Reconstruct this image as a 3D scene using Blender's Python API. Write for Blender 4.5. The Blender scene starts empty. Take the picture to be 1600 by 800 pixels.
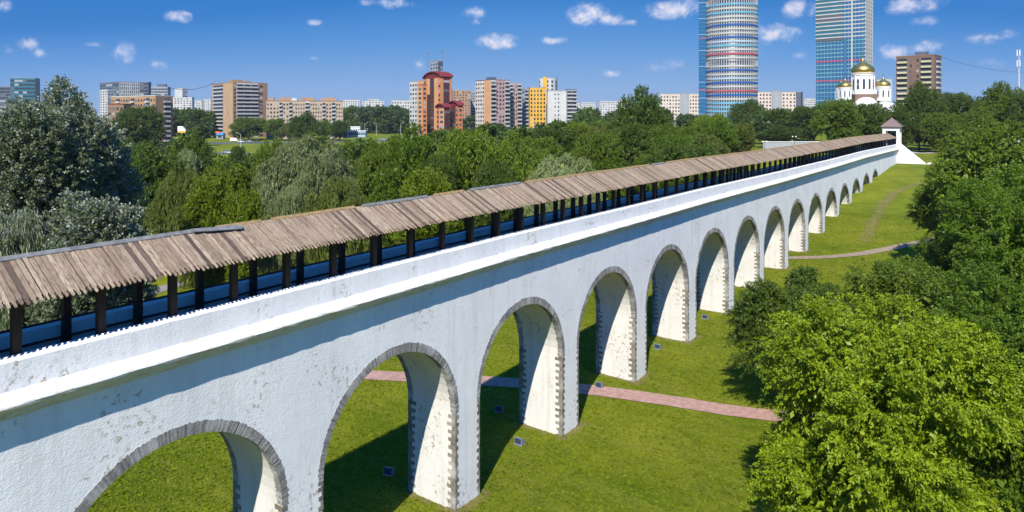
import bpy, math, random
import numpy as np
from mathutils import Vector

# ------------------------------------------------------------------ camera, sky, sun, exposure
R = math.radians
S = bpy.context.scene
COL = S.collection
FPX, CPX, HPY, VPX = 1081.4, 800.0, 182.5, 1588.2      # focal length, centre, horizon, vanishing point of the wall
TH = math.atan((VPX - CPX) / FPX)
RV = np.array([math.cos(TH), math.sin(TH)])
FV = np.array([-math.sin(TH), math.cos(TH)])
CX, CZ, Y0, BAY = 23.56, 21.5, 12.58, 10.5

cam_d = bpy.data.cameras.new('camera'); cam = bpy.data.objects.new('camera', cam_d); COL.objects.link(cam)
cam.location = (CX, 0, CZ); cam.rotation_euler = (R(90), 0, TH)
cam_d.sensor_width = 36; cam_d.lens = FPX / 1600 * 36
cam_d.shift_y = -(400 - HPY) / 1600
cam_d.clip_start = 0.5; cam_d.clip_end = 40000
S.camera = cam
S.view_settings.view_transform = 'Standard'; S.view_settings.look = 'None'
S.view_settings.exposure = 0.64; S.view_settings.gamma = 1

LD = Vector((-1, 2.42, -2.58)).normalized()             # the way the sunlight travels
sun_d = bpy.data.lights.new('sun', 'SUN'); sun = bpy.data.objects.new('sun', sun_d); COL.objects.link(sun)
sun.rotation_euler = LD.to_track_quat('-Z', 'Y').to_euler()
sun_d.energy = 5.0; sun_d.angle = R(0.5); sun_d.color = (1.0, 0.955, 0.87)
sun.location = (60, -130, 150)

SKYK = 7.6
W = bpy.data.worlds.new('World'); S.world = W; W.use_nodes = True
nt = W.node_tree; nt.nodes.clear()
def N(t, typ, **k):
    n = t.nodes.new(typ)
    for a, b in k.items():
        if a.startswith('i_'): n.inputs[a[2:].replace('_', ' ')].default_value = b
        else: setattr(n, a, b)
    return n
def math_(t, op, a, b=None, c=None, clamp=False):
    n = t.nodes.new('ShaderNodeMath'); n.operation = op; n.use_clamp = clamp
    for i, v in enumerate((a, b, c)):
        if v is None: continue
        if isinstance(v, (int, float)): n.inputs[i].default_value = v
        else: t.links.new(v, n.inputs[i])
    return n.outputs[0]
def mixc(t, f, a, b, typ='MIX'):
    n = t.nodes.new('ShaderNodeMix'); n.data_type = 'RGBA'; n.blend_type = typ
    for i, v in ((0, f), (6, a), (7, b)):
        if isinstance(v, (int, float)): n.inputs[i].default_value = v
        elif isinstance(v, (tuple, list)): n.inputs[i].default_value = tuple(v) + ((1,) if len(v) == 3 else ())
        else: t.links.new(v, n.inputs[i])
    return n.outputs[2]
sky = N(nt, 'ShaderNodeTexSky', sky_type='NISHITA', sun_disc=False, sun_elevation=R(44.6), sun_rotation=math.atan2(1, -2.42),
        altitude=150, air_density=1.15, dust_density=0.25, ozone_density=3.0)
hs = N(nt, 'ShaderNodeHueSaturation'); hs.inputs['Saturation'].default_value = 1.38; hs.inputs['Hue'].default_value = 0.490
hs.inputs['Value'].default_value = 1.0
nt.links.new(sky.outputs[0], hs.inputs['Color'])
# small fair-weather clouds, each at its own bearing and height above the horizon
tc = N(nt, 'ShaderNodeTexCoord')
sx = N(nt, 'ShaderNodeSeparateXYZ'); nt.links.new(tc.outputs['Generated'], sx.inputs[0])
az = math_(nt, 'ARCTAN2', sx.outputs[0], sx.outputs[1])
el = math_(nt, 'ARCSINE', sx.outputs[2])
no1 = N(nt, 'ShaderNodeTexNoise'); no1.inputs['Scale'].default_value = 34; no1.inputs['Detail'].default_value = 8; no1.inputs['Roughness'].default_value = 0.66; no1.inputs['Distortion'].default_value = .25
nt.links.new(tc.outputs['Generated'], no1.inputs['Vector'])
def bearing(px, py):
    u = (px - CPX) / FPX; v = (HPY - py) / FPX
    d = FV + u * RV
    return math.atan2(d[0], d[1]), math.atan(v / math.hypot(1, u)), u
CL = [(280,26,24,10,1),(600,4,46,9,.9),(488,35,17,5,.7),(740,20,20,10,.8),(744,34,12,6,.6),(778,64,36,12,1),(866,63,22,7,.8),(920,22,34,17,1.1),(948,30,30,9,.9),(985,36,20,5,.6),
      (1055,14,50,15,1.1),(955,114,16,7,.6),(194,84,24,18,.7),(148,70,26,6,.35),(42,70,20,13,.65),(62,82,14,8,.5),(245,101,20,9,.45),(8,10,14,10,.6),(655,101,10,9,.35),
      (490,91,12,4,.4),(512,114,9,6,.3),(405,103,20,8,.2),(1206,50,26,14,.75),(1235,54,24,12,.7),(1250,12,34,16,.65),(1250,88,13,7,.35),(1418,8,62,13,.7),(1445,33,24,8,.6),
      (1395,80,30,13,.75),(1450,74,44,12,.6),(1550,58,42,12,.6),(1545,98,40,8,.3),(1045,105,46,12,.3),(35,80,60,9,.25),(1180,60,70,30,.12)]
acc = None
cmb = N(nt, 'ShaderNodeCombineXYZ'); nt.links.new(az, cmb.inputs[0]); nt.links.new(el, cmb.inputs[1])
for (px, py, hw, hh, dn) in CL:
    a0, e0, u = bearing(px, py)
    wa = hw / FPX * (1 / (1 + u * u)) * 1.15; he = hh / FPX * (1 / math.hypot(1, u)) * 1.3
    v = N(nt, 'ShaderNodeVectorMath', operation='MULTIPLY_ADD'); nt.links.new(cmb.outputs[0], v.inputs[0])
    v.inputs[1].default_value = (1/wa, 1/he, 0); v.inputs[2].default_value = (-a0/wa, -e0/he, 0)
    l = N(nt, 'ShaderNodeVectorMath', operation='LENGTH'); nt.links.new(v.outputs[0], l.inputs[0])
    m = math_(nt, 'MULTIPLY_ADD', l.outputs['Value'], -dn, dn)
    acc = m if acc is None else math_(nt, 'MAXIMUM', acc, m)
acc = math_(nt, 'MAXIMUM', acc, -0.6)
# tops catch the light: compare the billows with the ones a little higher up
up = N(nt, 'ShaderNodeVectorMath', operation='ADD'); nt.links.new(tc.outputs['Generated'], up.inputs[0]); up.inputs[1].default_value = (0, 0, .009)
no2 = N(nt, 'ShaderNodeTexNoise'); no2.inputs['Scale'].default_value = 34; no2.inputs['Detail'].default_value = 4; no2.inputs['Roughness'].default_value = 0.6
nt.links.new(up.outputs[0], no2.inputs['Vector'])
low = math_(nt, 'SUBTRACT', no1.outputs[0], no2.outputs[0])
cov = math_(nt, 'ADD', acc, math_(nt, 'MULTIPLY', math_(nt, 'SUBTRACT', no1.outputs[0], 0.485), 2.5))
ramp = N(nt, 'ShaderNodeMapRange', clamp=True); ramp.interpolation_type = 'SMOOTHSTEP'
ramp.inputs[1].default_value = 0.02; ramp.inputs[2].default_value = 1.1; ramp.inputs[3].default_value = 0; ramp.inputs[4].default_value = 0.88
nt.links.new(cov, ramp.inputs[0])
alpha = math_(nt, 'MULTIPLY', ramp.outputs[0], math_(nt, 'MINIMUM', math_(nt, 'MAXIMUM', math_(nt, 'MULTIPLY', acc, 3.5), 0.0), 1.0))
lo = N(nt, 'ShaderNodeMapRange', clamp=True); lo.inputs[1].default_value = -0.10; lo.inputs[2].default_value = 0.12
nt.links.new(low, lo.inputs[0])
cc = mixc(nt, lo.outputs[0], (3.9, 4.7, 6.8), (7.2, 6.8, 7.1))
# deep polarised blue, paler at the horizon; unseen zenith brightened to blue the shadows
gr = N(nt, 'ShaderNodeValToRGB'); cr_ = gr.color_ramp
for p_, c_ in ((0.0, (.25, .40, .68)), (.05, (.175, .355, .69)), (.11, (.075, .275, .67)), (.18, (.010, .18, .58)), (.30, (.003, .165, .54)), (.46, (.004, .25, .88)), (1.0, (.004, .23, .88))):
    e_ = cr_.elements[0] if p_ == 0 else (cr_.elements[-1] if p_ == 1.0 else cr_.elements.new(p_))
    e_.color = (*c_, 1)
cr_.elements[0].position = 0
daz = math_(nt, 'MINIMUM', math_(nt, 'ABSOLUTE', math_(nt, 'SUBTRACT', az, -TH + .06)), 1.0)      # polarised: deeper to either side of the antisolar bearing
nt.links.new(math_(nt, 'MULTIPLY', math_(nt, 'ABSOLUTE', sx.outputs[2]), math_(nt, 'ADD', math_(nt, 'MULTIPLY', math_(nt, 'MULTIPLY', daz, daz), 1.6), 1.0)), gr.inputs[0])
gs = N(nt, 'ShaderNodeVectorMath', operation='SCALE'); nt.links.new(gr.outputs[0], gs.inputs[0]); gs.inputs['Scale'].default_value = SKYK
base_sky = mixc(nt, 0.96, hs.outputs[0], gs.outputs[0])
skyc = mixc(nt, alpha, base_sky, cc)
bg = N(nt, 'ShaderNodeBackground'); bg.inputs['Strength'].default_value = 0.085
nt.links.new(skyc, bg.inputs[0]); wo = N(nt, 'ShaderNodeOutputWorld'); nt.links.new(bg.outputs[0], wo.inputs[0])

# ------------------------------------------------------------------ helpers
rnd = random.Random(7); rng = np.random.default_rng(7)
def sstep(a, b, v):
    t = np.clip((np.asarray(v, float) - a) / (b - a), 0, 1); return t * t * (3 - 2 * t)
RY = [-500, 0, 38, 50, 60, 72, 92, 103, 113, 124, 135, 144, 166, 182, 200, 260, 9000]
RZ = [.8, .85, .97, 1.32, 1.55, 1.6, 2.3, 2.9, 4.2, 5.6, 6.5, 7.4, 9.1, 10.0, 10.45, 10.9, 10.9]
def gz(x, y):
    x = np.asarray(x, float); y = np.asarray(y, float)
    base = np.interp(y, RY, RZ)
    wl = sstep(-170, -25, x + np.clip(y - 130, 0, 500) * 0.3)
    bank = 1.0 - 0.25 * sstep(10, 40, x) * (1 - sstep(150, 200, y))
    dep = (x - CX) * FV[0] + y * FV[1]
    far = 6.0 * sstep(230, 650, dep)
    return np.maximum(base * np.maximum(wl, .08) * bank, far) + 0.10 * np.sin(x * .11 + 1) * np.sin(y * .09)
def at(px, d, z=None):
    p = d * FV + (px - CPX) / FPX * d * RV
    return CX + p[0], p[1]
def zat(py, d): return CZ - (py - HPY) / FPX * d
def hit(px, py):
    t = 20.0
    while t < 3000:
        x, y = at(px, t)
        if zat(py, t) <= gz(x, y): break
        t += 0.25 + t * .002
    return x, y, t

class MB:
    def __init__(s): s.v = []; s.f = []; s.m = []; s.cur = 0
    def vert(s, *p): s.v.append(p); return len(s.v) - 1
    def face(s, ids): s.f.append(tuple(ids)); s.m.append(s.cur)
    def quad(s, a, b, c, d):
        i = len(s.v); s.v += [tuple(a), tuple(b), tuple(c), tuple(d)]; s.face((i, i+1, i+2, i+3))
    def hexa(s, p):    # 8 corners: bottom 0-3 ccw, top 4-7
        i = len(s.v); s.v += [tuple(q) for q in p]
        for q in ((3,2,1,0),(4,5,6,7),(0,1,5,4),(1,2,6,5),(2,3,7,6),(3,0,4,7)): s.face([i + k for k in q])
    def box(s, x0, x1, y0, y1, z0, z1):
        s.hexa([(x0,y0,z0),(x1,y0,z0),(x1,y1,z0),(x0,y1,z0),(x0,y0,z1),(x1,y0,z1),(x1,y1,z1),(x0,y1,z1)])
    def tube(s, a, b, r0, r1, n=8, cap=True):
        a = Vector(a); b = Vector(b); d = (b - a).normalized()
        u = d.orthogonal().normalized(); w = d.cross(u)
        i = len(s.v)
        for c, r in ((a, r0), (b, r1)):
            for k in range(n):
                t = 2 * math.pi * k / n; s.v.append(tuple(c + (u * math.cos(t) + w * math.sin(t)) * r))
        for k in range(n): s.face((i+k, i+(k+1) % n, i+n+(k+1) % n, i+n+k))
        if cap: s.face([i+n+k for k in range(n)]); s.face([i+k for k in reversed(range(n))])
    def lathe(s, prof, n=24, c=(0, 0, 0), a0=0, a1=2*math.pi):
        i = len(s.v); full = abs(a1 - a0 - 2*math.pi) < 1e-6; m = n if full else n + 1
        for r, z in prof:
            for k in range(m):
                t = a0 + (a1 - a0) * k / n; s.v.append((c[0] + r*math.cos(t), c[1] + r*math.sin(t), c[2] + z))
        for j in range(len(prof) - 1):
            for k in range(n):
                k2 = (k + 1) % m
                s.face((i+j*m+k, i+j*m+k2, i+(j+1)*m+k2, i+(j+1)*m+k))
    def build(s, name, mats, parent=None, smooth=False):
        me = bpy.data.meshes.new(name); me.from_pydata(s.v, [], s.f)
        if not isinstance(mats, (list, tuple)): mats = [mats]
        for m in mats: me.materials.append(m)
        if len(mats) > 1: me.polygons.foreach_set('material_index', s.m)
        if smooth: me.polygons.foreach_set('use_smooth', [True] * len(s.f))
        me.update()
        o = bpy.data.objects.new(name, me); COL.objects.link(o)
        if parent: o.parent = parent
        return o
def tag(o, label=None, cat=None, group=None, kind=None):
    if label: o['label'] = label
    if cat: o['category'] = cat
    if group: o['group'] = group
    if kind: o['kind'] = kind
    return o
def thing(name, label, cat, loc=(0, 0, 0), rz=0, group=None):
    o = bpy.data.objects.new(name, None); COL.objects.link(o); o.location = loc; o.rotation_euler = (0, 0, rz)
    o.empty_display_size = .5
    return tag(o, label, cat, group)
def dup(o, parent=None):
    c = o.copy(); COL.objects.link(c); c.parent = parent
    for ch in list(o.children): dup(ch, c)
    return c

# ------------------------------------------------------------------ materials
def mat(name, col, rough=.7, spec=.3, metal=0, bump=0, bscale=8, var=0, vscale=3, col2=None, em=None):
    m = bpy.data.materials.new(name); m.use_nodes = True; t = m.node_tree; b = t.nodes['Principled BSDF']
    b.inputs['Roughness'].default_value = rough; b.inputs['Metallic'].default_value = metal
    b.inputs['Specular IOR Level'].default_value = spec
    b.inputs['Base Color'].default_value = (*col, 1)
    if var or bump or col2:
        tc = N(t, 'ShaderNodeTexCoord')
        no = N(t, 'ShaderNodeTexNoise'); no.inputs['Scale'].default_value = vscale; no.inputs['Detail'].default_value = 6
        t.links.new(tc.outputs['Object'], no.inputs['Vector'])
        c2 = col2 or tuple(c * (1 - var) for c in col)
        mr = N(t, 'ShaderNodeMapRange'); mr.inputs[1].default_value = .35; mr.inputs[2].default_value = .65
        t.links.new(no.outputs[0], mr.inputs[0])
        t.links.new(mixc(t, mr.outputs[0], col, c2), b.inputs['Base Color'])
        if bump:
            n2 = N(t, 'ShaderNodeTexNoise'); n2.inputs['Scale'].default_value = bscale; n2.inputs['Detail'].default_value = 5
            t.links.new(tc.outputs['Object'], n2.inputs['Vector'])
            bp = N(t, 'ShaderNodeBump'); bp.inputs['Strength'].default_value = bump; bp.inputs['Distance'].default_value = .05
            t.links.new(n2.outputs[0], bp.inputs['Height']); t.links.new(bp.outputs[0], b.inputs['Normal'])
    return m

def lime_mat(name='limewashed_masonry', stain=1.0, tint=(1, 1, 1)):
    m = bpy.data.materials.new(name); m.use_nodes = True; t = m.node_tree; b = t.nodes['Principled BSDF']
    b.inputs['Roughness'].default_value = .85; b.inputs['Specular IOR Level'].default_value = .15
    tc = N(t, 'ShaderNodeTexCoord')
    def noise(sc, det=6, rough=.55, vec=None):
        n = N(t, 'ShaderNodeTexNoise'); n.inputs['Scale'].default_value = sc; n.inputs['Detail'].default_value = det; n.inputs['Roughness'].default_value = rough
        t.links.new(vec or tc.outputs['Object'], n.inputs['Vector']); return n.outputs[0]
    def rng_(v, a, b_, lo=0, hi=1):
        n = N(t, 'ShaderNodeMapRange'); n.inputs[1].default_value = a; n.inputs[2].default_value = b_; n.inputs[3].default_value = lo; n.inputs[4].default_value = hi
        t.links.new(v, n.inputs[0]); return n.outputs[0]
    big = noise(.35, 4); mid = noise(2.2); fine = noise(9, 8, .7); fine2 = noise(3.1, 8, .75)
    base = mixc(t, rng_(big, .35, .65), (.80, .79, .765), (.72, .715, .70))
    base = mixc(t, rng_(mid, .5, .75, 0, .35), base, (.62, .60, .56))
    # peeled patches showing the stone, in clusters
    clus = rng_(noise(.42, 3), .53, .62)
    spots = rng_(noise(4.2, 9, .70), .562, .59)
    pe = math_(t, 'MULTIPLY', clus, spots)
    pe = math_(t, 'MULTIPLY', pe, .95 * stain)
    base = mixc(t, pe, base, mixc(t, rng_(fine, .4, .6), (.34, .25, .14), (.50, .44, .36)))
    # fine pocks
    pk = math_(t, 'MULTIPLY', rng_(noise(6, 6, .7), .63, .67), .35 * stain)
    base = mixc(t, pk, base, (.38, .35, .30))
    # vertical run-off streaks
    mp = N(t, 'ShaderNodeMapping'); mp.inputs['Scale'].default_value = (1.6, 1.6, .10); t.links.new(tc.outputs['Object'], mp.inputs[0])
    base = mixc(t, rng_(noise(1.5, 5, .6, mp.outputs[0]), .5, .75, 0, .34 * stain), base, (.47, .455, .42))
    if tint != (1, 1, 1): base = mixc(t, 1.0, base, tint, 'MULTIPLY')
    t.links.new(base, b.inputs['Base Color'])
    # relief of coursed rubble under the limewash
    vor = N(t, 'ShaderNodeTexVoronoi'); vor.feature = 'SMOOTH_F1'
    mp2 = N(t, 'ShaderNodeMapping'); mp2.inputs['Scale'].default_value = (2.6, 2.6, 6.5); t.links.new(tc.outputs['Object'], mp2.inputs[0])
    t.links.new(mp2.outputs[0], vor.inputs['Vector'])
    h = math_(t, 'ADD', math_(t, 'MULTIPLY', vor.outputs['Distance'], .30), math_(t, 'ADD', math_(t, 'MULTIPLY', fine2, .75), math_(t, 'MULTIPLY', fine, .55)))
    h = math_(t, 'SUBTRACT', h, math_(t, 'MULTIPLY', pe, .6))
    bp = N(t, 'ShaderNodeBump'); bp.inputs['Strength'].default_value = .42; bp.inputs['Distance'].default_value = .05
    t.links.new(h, bp.inputs['Height']); t.links.new(bp.outputs[0], b.inputs['Normal'])
    return m
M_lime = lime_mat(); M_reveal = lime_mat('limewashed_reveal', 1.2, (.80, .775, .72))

def cornice_mat():
    m = lime_mat('limewashed_cornice', .5, (.84, .82, .78)); t = m.node_tree; b = t.nodes['Principled BSDF']
    src = b.inputs['Base Color'].links[0].from_socket
    tc = [n for n in t.nodes if n.type == 'TEX_COORD'][0]
    mp = N(t, 'ShaderNodeMapping'); mp.inputs['Scale'].default_value = (3, .8, 3); t.links.new(tc.outputs['Object'], mp.inputs[0])
    n = N(t, 'ShaderNodeTexNoise'); n.inputs['Scale'].default_value = 1.6; n.inputs['Detail'].default_value = 8; n.inputs['Roughness'].default_value = .7
    t.links.new(mp.outputs[0], n.inputs['Vector'])
    r = N(t, 'ShaderNodeMapRange'); r.inputs[1].default_value = .53; r.inputs[2].default_value = .62; r.inputs[4].default_value = .75
    t.links.new(n.outputs[0], r.inputs[0])
    t.links.new(mixc(t, r.outputs[0], src, (.50, .42, .31)), b.inputs['Base Color'])
    return m
M_corn = cornice_mat()

def island_mat(name, c1, c2, c3=None, rough=.85, bump=.4, bscale=10, gscale=None, grain=.3):
    """per-piece colour variation (stones, boards) with fine grain"""
    m = bpy.data.materials.new(name); m.use_nodes = True; t = m.node_tree; b = t.nodes['Principled BSDF']
    b.inputs['Roughness'].default_value = rough; b.inputs['Specular IOR Level'].default_value = .2
    g = N(t, 'ShaderNodeNewGeometry'); tc = N(t, 'ShaderNodeTexCoord')
    c = mixc(t, g.outputs['Random Per Island'], c1, c2)
    mp = N(t, 'ShaderNodeMapping'); mp.inputs['Scale'].default_value = gscale or (1, 1, 1); t.links.new(tc.outputs['Object'], mp.inputs[0])
    n = N(t, 'ShaderNodeTexNoise'); n.inputs['Scale'].default_value = bscale; n.inputs['Detail'].default_value = 7; n.inputs['Roughness'].default_value = .65
    t.links.new(mp.outputs[0], n.inputs['Vector'])
    r = N(t, 'ShaderNodeMapRange'); r.inputs[1].default_value = .4; r.inputs[2].default_value = .7; r.inputs[4].default_value = grain * 2
    t.links.new(n.outputs[0], r.inputs[0])
    c = mixc(t, r.outputs[0], c, tuple(v * .45 for v in c1))
    if c3:
        n3 = N(t, 'ShaderNodeTexNoise'); n3.inputs['Scale'].default_value = .8; n3.inputs['Detail'].default_value = 5
        t.links.new(tc.outputs['Object'], n3.inputs['Vector'])
        r3 = N(t, 'ShaderNodeMapRange'); r3.inputs[1].default_value = .5; r3.inputs[2].default_value = .7; r3.inputs[4].default_value = .8
        t.links.new(n3.outputs[0], r3.inputs[0]); c = mixc(t, r3.outputs[0], c, c3)
    t.links.new(c, b.inputs['Base Color'])
    bp = N(t, 'ShaderNodeBump'); bp.inputs['Strength'].default_value = bump; bp.inputs['Distance'].default_value = .03
    t.links.new(n.outputs[0], bp.inputs['Height']); t.links.new(bp.outputs[0], b.inputs['Normal'])
    return m
M_stone = island_mat('grey_voussoir_stone', (.17, .16, .145), (.36, .345, .32), (.50, .49, .46))
M_quoin = island_mat('weathered_quoin_stone', (.15, .13, .10), (.27, .24, .19), (.46, .44, .40))
M_plank = island_mat('weathered_roof_boards', (.225, .16, .105), (.44, .34, .24), (.30, .225, .16), bump=.7, bscale=3.2, gscale=(1.0, 6, 1.0), grain=.46)
M_dark_plank = island_mat('dark_roof_boards', (.085, .06, .045), (.16, .115, .085), None, bump=.6, bscale=5, gscale=(1, 7, 1), grain=.3)  # darker brown boards, scattered at random and used for the lining
M_post = island_mat('dark_stained_timber', (.035, .022, .016), (.06, .04, .03), None, bscale=6, gscale=(5, 5, .6), rough=.7)
M_tin = mat('galvanised_sheet', (.19, .19, .185), .8, .3, 0, var=.4, vscale=4)
M_batten = mat('ochre_ridge_batten', (.36, .24, .11), .8, var=.4, vscale=6)
M_glass = mat('dark_window_glass', (.03, .045, .07), .12, .6)
M_white = mat('white_paint', (.78, .78, .76), .6, var=.12)
M_floor = mat('walkway_floor', (.42, .41, .40), .8, var=.3)

def grass_mat():
    m = bpy.data.materials.new('lawn_grass'); m.use_nodes = True; t = m.node_tree; b = t.nodes['Principled BSDF']
    b.inputs['Roughness'].default_value = .9; b.inputs['Specular IOR Level'].default_value = .08
    tc = N(t, 'ShaderNodeTexCoord')
    def nz(sc, det=6, ro=.6, scale=None):
        n = N(t, 'ShaderNodeTexNoise'); n.inputs['Scale'].default_value = sc; n.inputs['Detail'].default_value = det; n.inputs['Roughness'].default_value = ro
        if scale:
            mp = N(t, 'ShaderNodeMapping'); mp.inputs['Scale'].default_value = scale; mp.inputs['Rotation'].default_value = (0, 0, .5)
            t.links.new(tc.outputs['Object'], mp.inputs[0]); t.links.new(mp.outputs[0], n.inputs['Vector'])
        else: t.links.new(tc.outputs['Object'], n.inputs['Vector'])
        return n.outputs[0]
    def rg(v, a, b_, hi=1.0):
        n = N(t, 'ShaderNodeMapRange'); n.inputs[1].default_value = a; n.inputs[2].default_value = b_; n.inputs[4].default_value = hi
        t.links.new(v, n.inputs[0]); return n.outputs[0]
    c = mixc(t, rg(nz(.07, 5), .38, .62), (.090, .128, .004), (.185, .202, .010))
    c = mixc(t, rg(nz(.35, 8, .7), .42, .72, .8), c, (.048, .088, .003))
    c = mixc(t, rg(nz(.5, 5, .6, (.25, 2.2, 1)), .45, .7, .6), c, (.20, .19, .03))
    c = mixc(t, rg(nz(3.2, 9, .8), .52, .75, .55), c, (.24, .24, .04))
    c = mixc(t, rg(nz(6, 9, .8), .5, .72, .8), c, (.045, .080, .003))
    t.links.new(c, b.inputs['Base Color'])
    h = math_(t, 'ADD', nz(5, 8, .8), math_(t, 'MULTIPLY', nz(.8, 6), 1.5))
    bp = N(t, 'ShaderNodeBump'); bp.inputs['Strength'].default_value = .9; bp.inputs['Distance'].default_value = .12
    t.links.new(h, bp.inputs['Height']); t.links.new(bp.outputs[0], b.inputs['Normal'])
    return m
M_grass = grass_mat()

def leaf_mat(name, c1, c2, trans=.25, back=None, rough=.5, spec=.25):
    m = bpy.data.materials.new(name); m.use_nodes = True; t = m.node_tree; t.nodes.clear()
    g = N(t, 'ShaderNodeNewGeometry'); oi = N(t, 'ShaderNodeObjectInfo'); tc = N(t, 'ShaderNodeTexCoord')
    n = N(t, 'ShaderNodeTexNoise'); n.inputs['Scale'].default_value = .45; n.inputs['Detail'].default_value = 3
    t.links.new(tc.outputs['Object'], n.inputs['Vector'])
    f = math_(t, 'ADD', math_(t, 'MULTIPLY', g.outputs['Random Per Island'], .6), math_(t, 'MULTIPLY', math_(t, 'SUBTRACT', n.outputs[0], .3), 1.0), clamp=True)
    c = mixc(t, f, c1, c2)
    v = math_(t, 'ADD', math_(t, 'MULTIPLY', oi.outputs['Random'], .3), .85)
    cb = N(t, 'ShaderNodeVectorMath', operation='SCALE'); t.links.new(c, cb.inputs[0]); t.links.new(v, cb.inputs['Scale'])
    c = cb.outputs[0]
    tr = N(t, 'ShaderNodeBsdfTranslucent')
    tcol = mixc(t, .5, c, (c2[0]*1.5, c2[1]*1.5, c2[2]*.7)); t.links.new(tcol, tr.inputs[0])
    if back: c = mixc(t, math_(t, 'MAXIMUM', math_(t, 'MULTIPLY', g.outputs['Backfacing'], 1.0), math_(t, 'GREATER_THAN', g.outputs['Random Per Island'], .90)), c, back)
    b = N(t, 'ShaderNodeBsdfPrincipled'); b.inputs['Roughness'].default_value = rough; b.inputs['Specular IOR Level'].default_value = spec
    t.links.new(c, b.inputs['Base Color'])
    mx = N(t, 'ShaderNodeMixShader'); mx.inputs[0].default_value = trans
    t.links.new(b.outputs[0], mx.inputs[1]); t.links.new(tr.outputs[0], mx.inputs[2])
    o = N(t, 'ShaderNodeOutputMaterial'); t.links.new(mx.outputs[0], o.inputs[0])
    return m
LM = {
 'bright': leaf_mat('bright_maple_leaves', (.085, .145, .004), (.235, .30, .008), .24),
 'maple': leaf_mat('maple_leaves', (.05, .108, .005), (.135, .21, .012), .3),
 'green': leaf_mat('green_leaves', (.05, .095, .006), (.15, .21, .015)),
 'yellow': leaf_mat('yellow_green_leaves', (.075, .12, .004), (.17, .22, .010)),
 'dark': leaf_mat('dark_green_leaves', (.034, .066, .007), (.095, .145, .015)),
 'willow': leaf_mat('willow_leaves', (.08, .115, .036), (.215, .25, .105)),
 'sage': leaf_mat('pale_willow_leaves', (.11, .15, .045), (.25, .29, .12)),
 'silver': leaf_mat('silver_poplar_leaves', (.055, .085, .030), (.15, .18, .085), .15, back=(.34, .37, .31)),
 'olive': leaf_mat('olive_leaves', (.06, .09, .010), (.155, .18, .03)),
 'far': leaf_mat('distant_leaves', (.026, .052, .012), (.068, .105, .024), .1),
}
M_bark = mat('bark', (.10, .08, .06), .9, bump=.5, bscale=10, var=.4)

# ------------------------------------------------------------------ ground, paths, road
def grid(xs, ys, name, m):
    X, Y = np.meshgrid(xs, ys); Z = gz(X, Y)
    me = bpy.data.meshes.new(name); nx, ny = len(xs), len(ys)
    v = np.stack([X.ravel(), Y.ravel(), Z.ravel()], 1)
    i = (np.arange(ny-1)[:, None]*nx + np.arange(nx-1)[None]).ravel()
    f = np.stack([i, i+1, i+1+nx, i+nx], 1)
    me.from_pydata(v.tolist(), [], f.tolist()); me.materials.append(m)
    me.polygons.foreach_set('use_smooth', [True]*len(f)); me.update()
    o = bpy.data.objects.new(name, me); COL.objects.link(o); return o
def axis(lo, hi, near0, near1, st):
    a = list(np.arange(near0, near1, st)); s = st; v = near1
    while v < hi: a.append(v); s *= 1.18; v += s
    a.append(hi); s = st; v = near0 - st; b = []
    while v > lo: b.append(v); s *= 1.18; v -= s
    b.append(lo); return np.array(sorted(b) + a)
tag(grid(axis(-12000, 12000, -80, 60, 2.0), axis(-3000, 14000, 0, 230, 2.0), 'ground', M_grass), kind='structure')

def strip(name, pts, w, m, dz=.03, kind='structure', jit=0, label=None, step=1.0):
    P = [np.array(p[:2], float) for p in pts]
    q = []
    for i in range(len(P)-1):                                  # Catmull-Rom
        p0 = P[max(i-1, 0)]; p1 = P[i]; p2 = P[i+1]; p3 = P[min(i+2, len(P)-1)]
        n = max(2, int(np.linalg.norm(p2-p1)/step))
        for k in range(n):
            t = k/n; q.append(.5*((2*p1)+(-p0+p2)*t+(2*p0-5*p1+4*p2-p3)*t*t+(-p0+3*p1-3*p2+p3)*t**3))
    q.append(P[-1]); q = np.array(q); tn = np.gradient(q, axis=0); tn /= np.linalg.norm(tn, axis=1)[:, None]
    nn = np.stack([-tn[:, 1], tn[:, 0]], 1); mb = MB(); C = 5
    for i in range(len(q)):
        ww = w * (1 + jit*(rnd.random()-.5))
        for c in range(C):
            p = q[i] + nn[i]*ww*(c/(C-1)-.5); mb.vert(p[0], p[1], float(gz(p[0], p[1])) + dz)
    for i in range(len(q)-1):
        for c in range(C-1): mb.face((i*C+c, i*C+c+1, (i+1)*C+c+1, (i+1)*C+c))
    o = mb.build(name, m, smooth=True)
    zc = [v[2] for v in mb.v]
    if sum(p.normal.z for p in o.data.polygons) < 0: o.data.flip_normals()
    ea = o.data.attributes.new('edge', 'FLOAT', 'POINT'); ea.data.foreach_set('value', [(0, .7, 1, .7, 0)[i % 5] for i in range(len(mb.v))])
    return tag(o, kind=kind)
M_pink = mat('pink_gravel', (.39, .235, .19), .9, var=.3, vscale=2.5, bump=.4, bscale=12)
M_grey = mat('grey_tarmac_path', (.24, .22, .22), .9, var=.25, vscale=1, bump=.3)
M_asph = mat('asphalt', (.085, .09, .10), .85, var=.2, vscale=.3)
strip('path', [(-42, 25), (-30, 31.5), (-17.3, 38.0), (-9, 42.2), (-2.4, 45.0), (3.5, 46.7), (9, 48.0), (20, 52), (40, 60)], 1.75, M_pink, .05, jit=.08)
h1 = hit(1236, 404); h2 = hit(1300, 402); h3 = hit(1385, 391); h4 = hit(1420, 385)
strip('path', [(-8, h1[1]-4), h1[:2], h2[:2], h3[:2], (h4[0]+4, h4[1]+6)], 1.5, mat('sandy_path', (.30, .225, .155), .9, var=.35, vscale=1.5), .06, jit=.15)
bp_ = [hit(-60, 540), hit(60, 505), hit(200, 467), hit(300, 440), hit(410, 418), hit(480, 402)]
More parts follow.
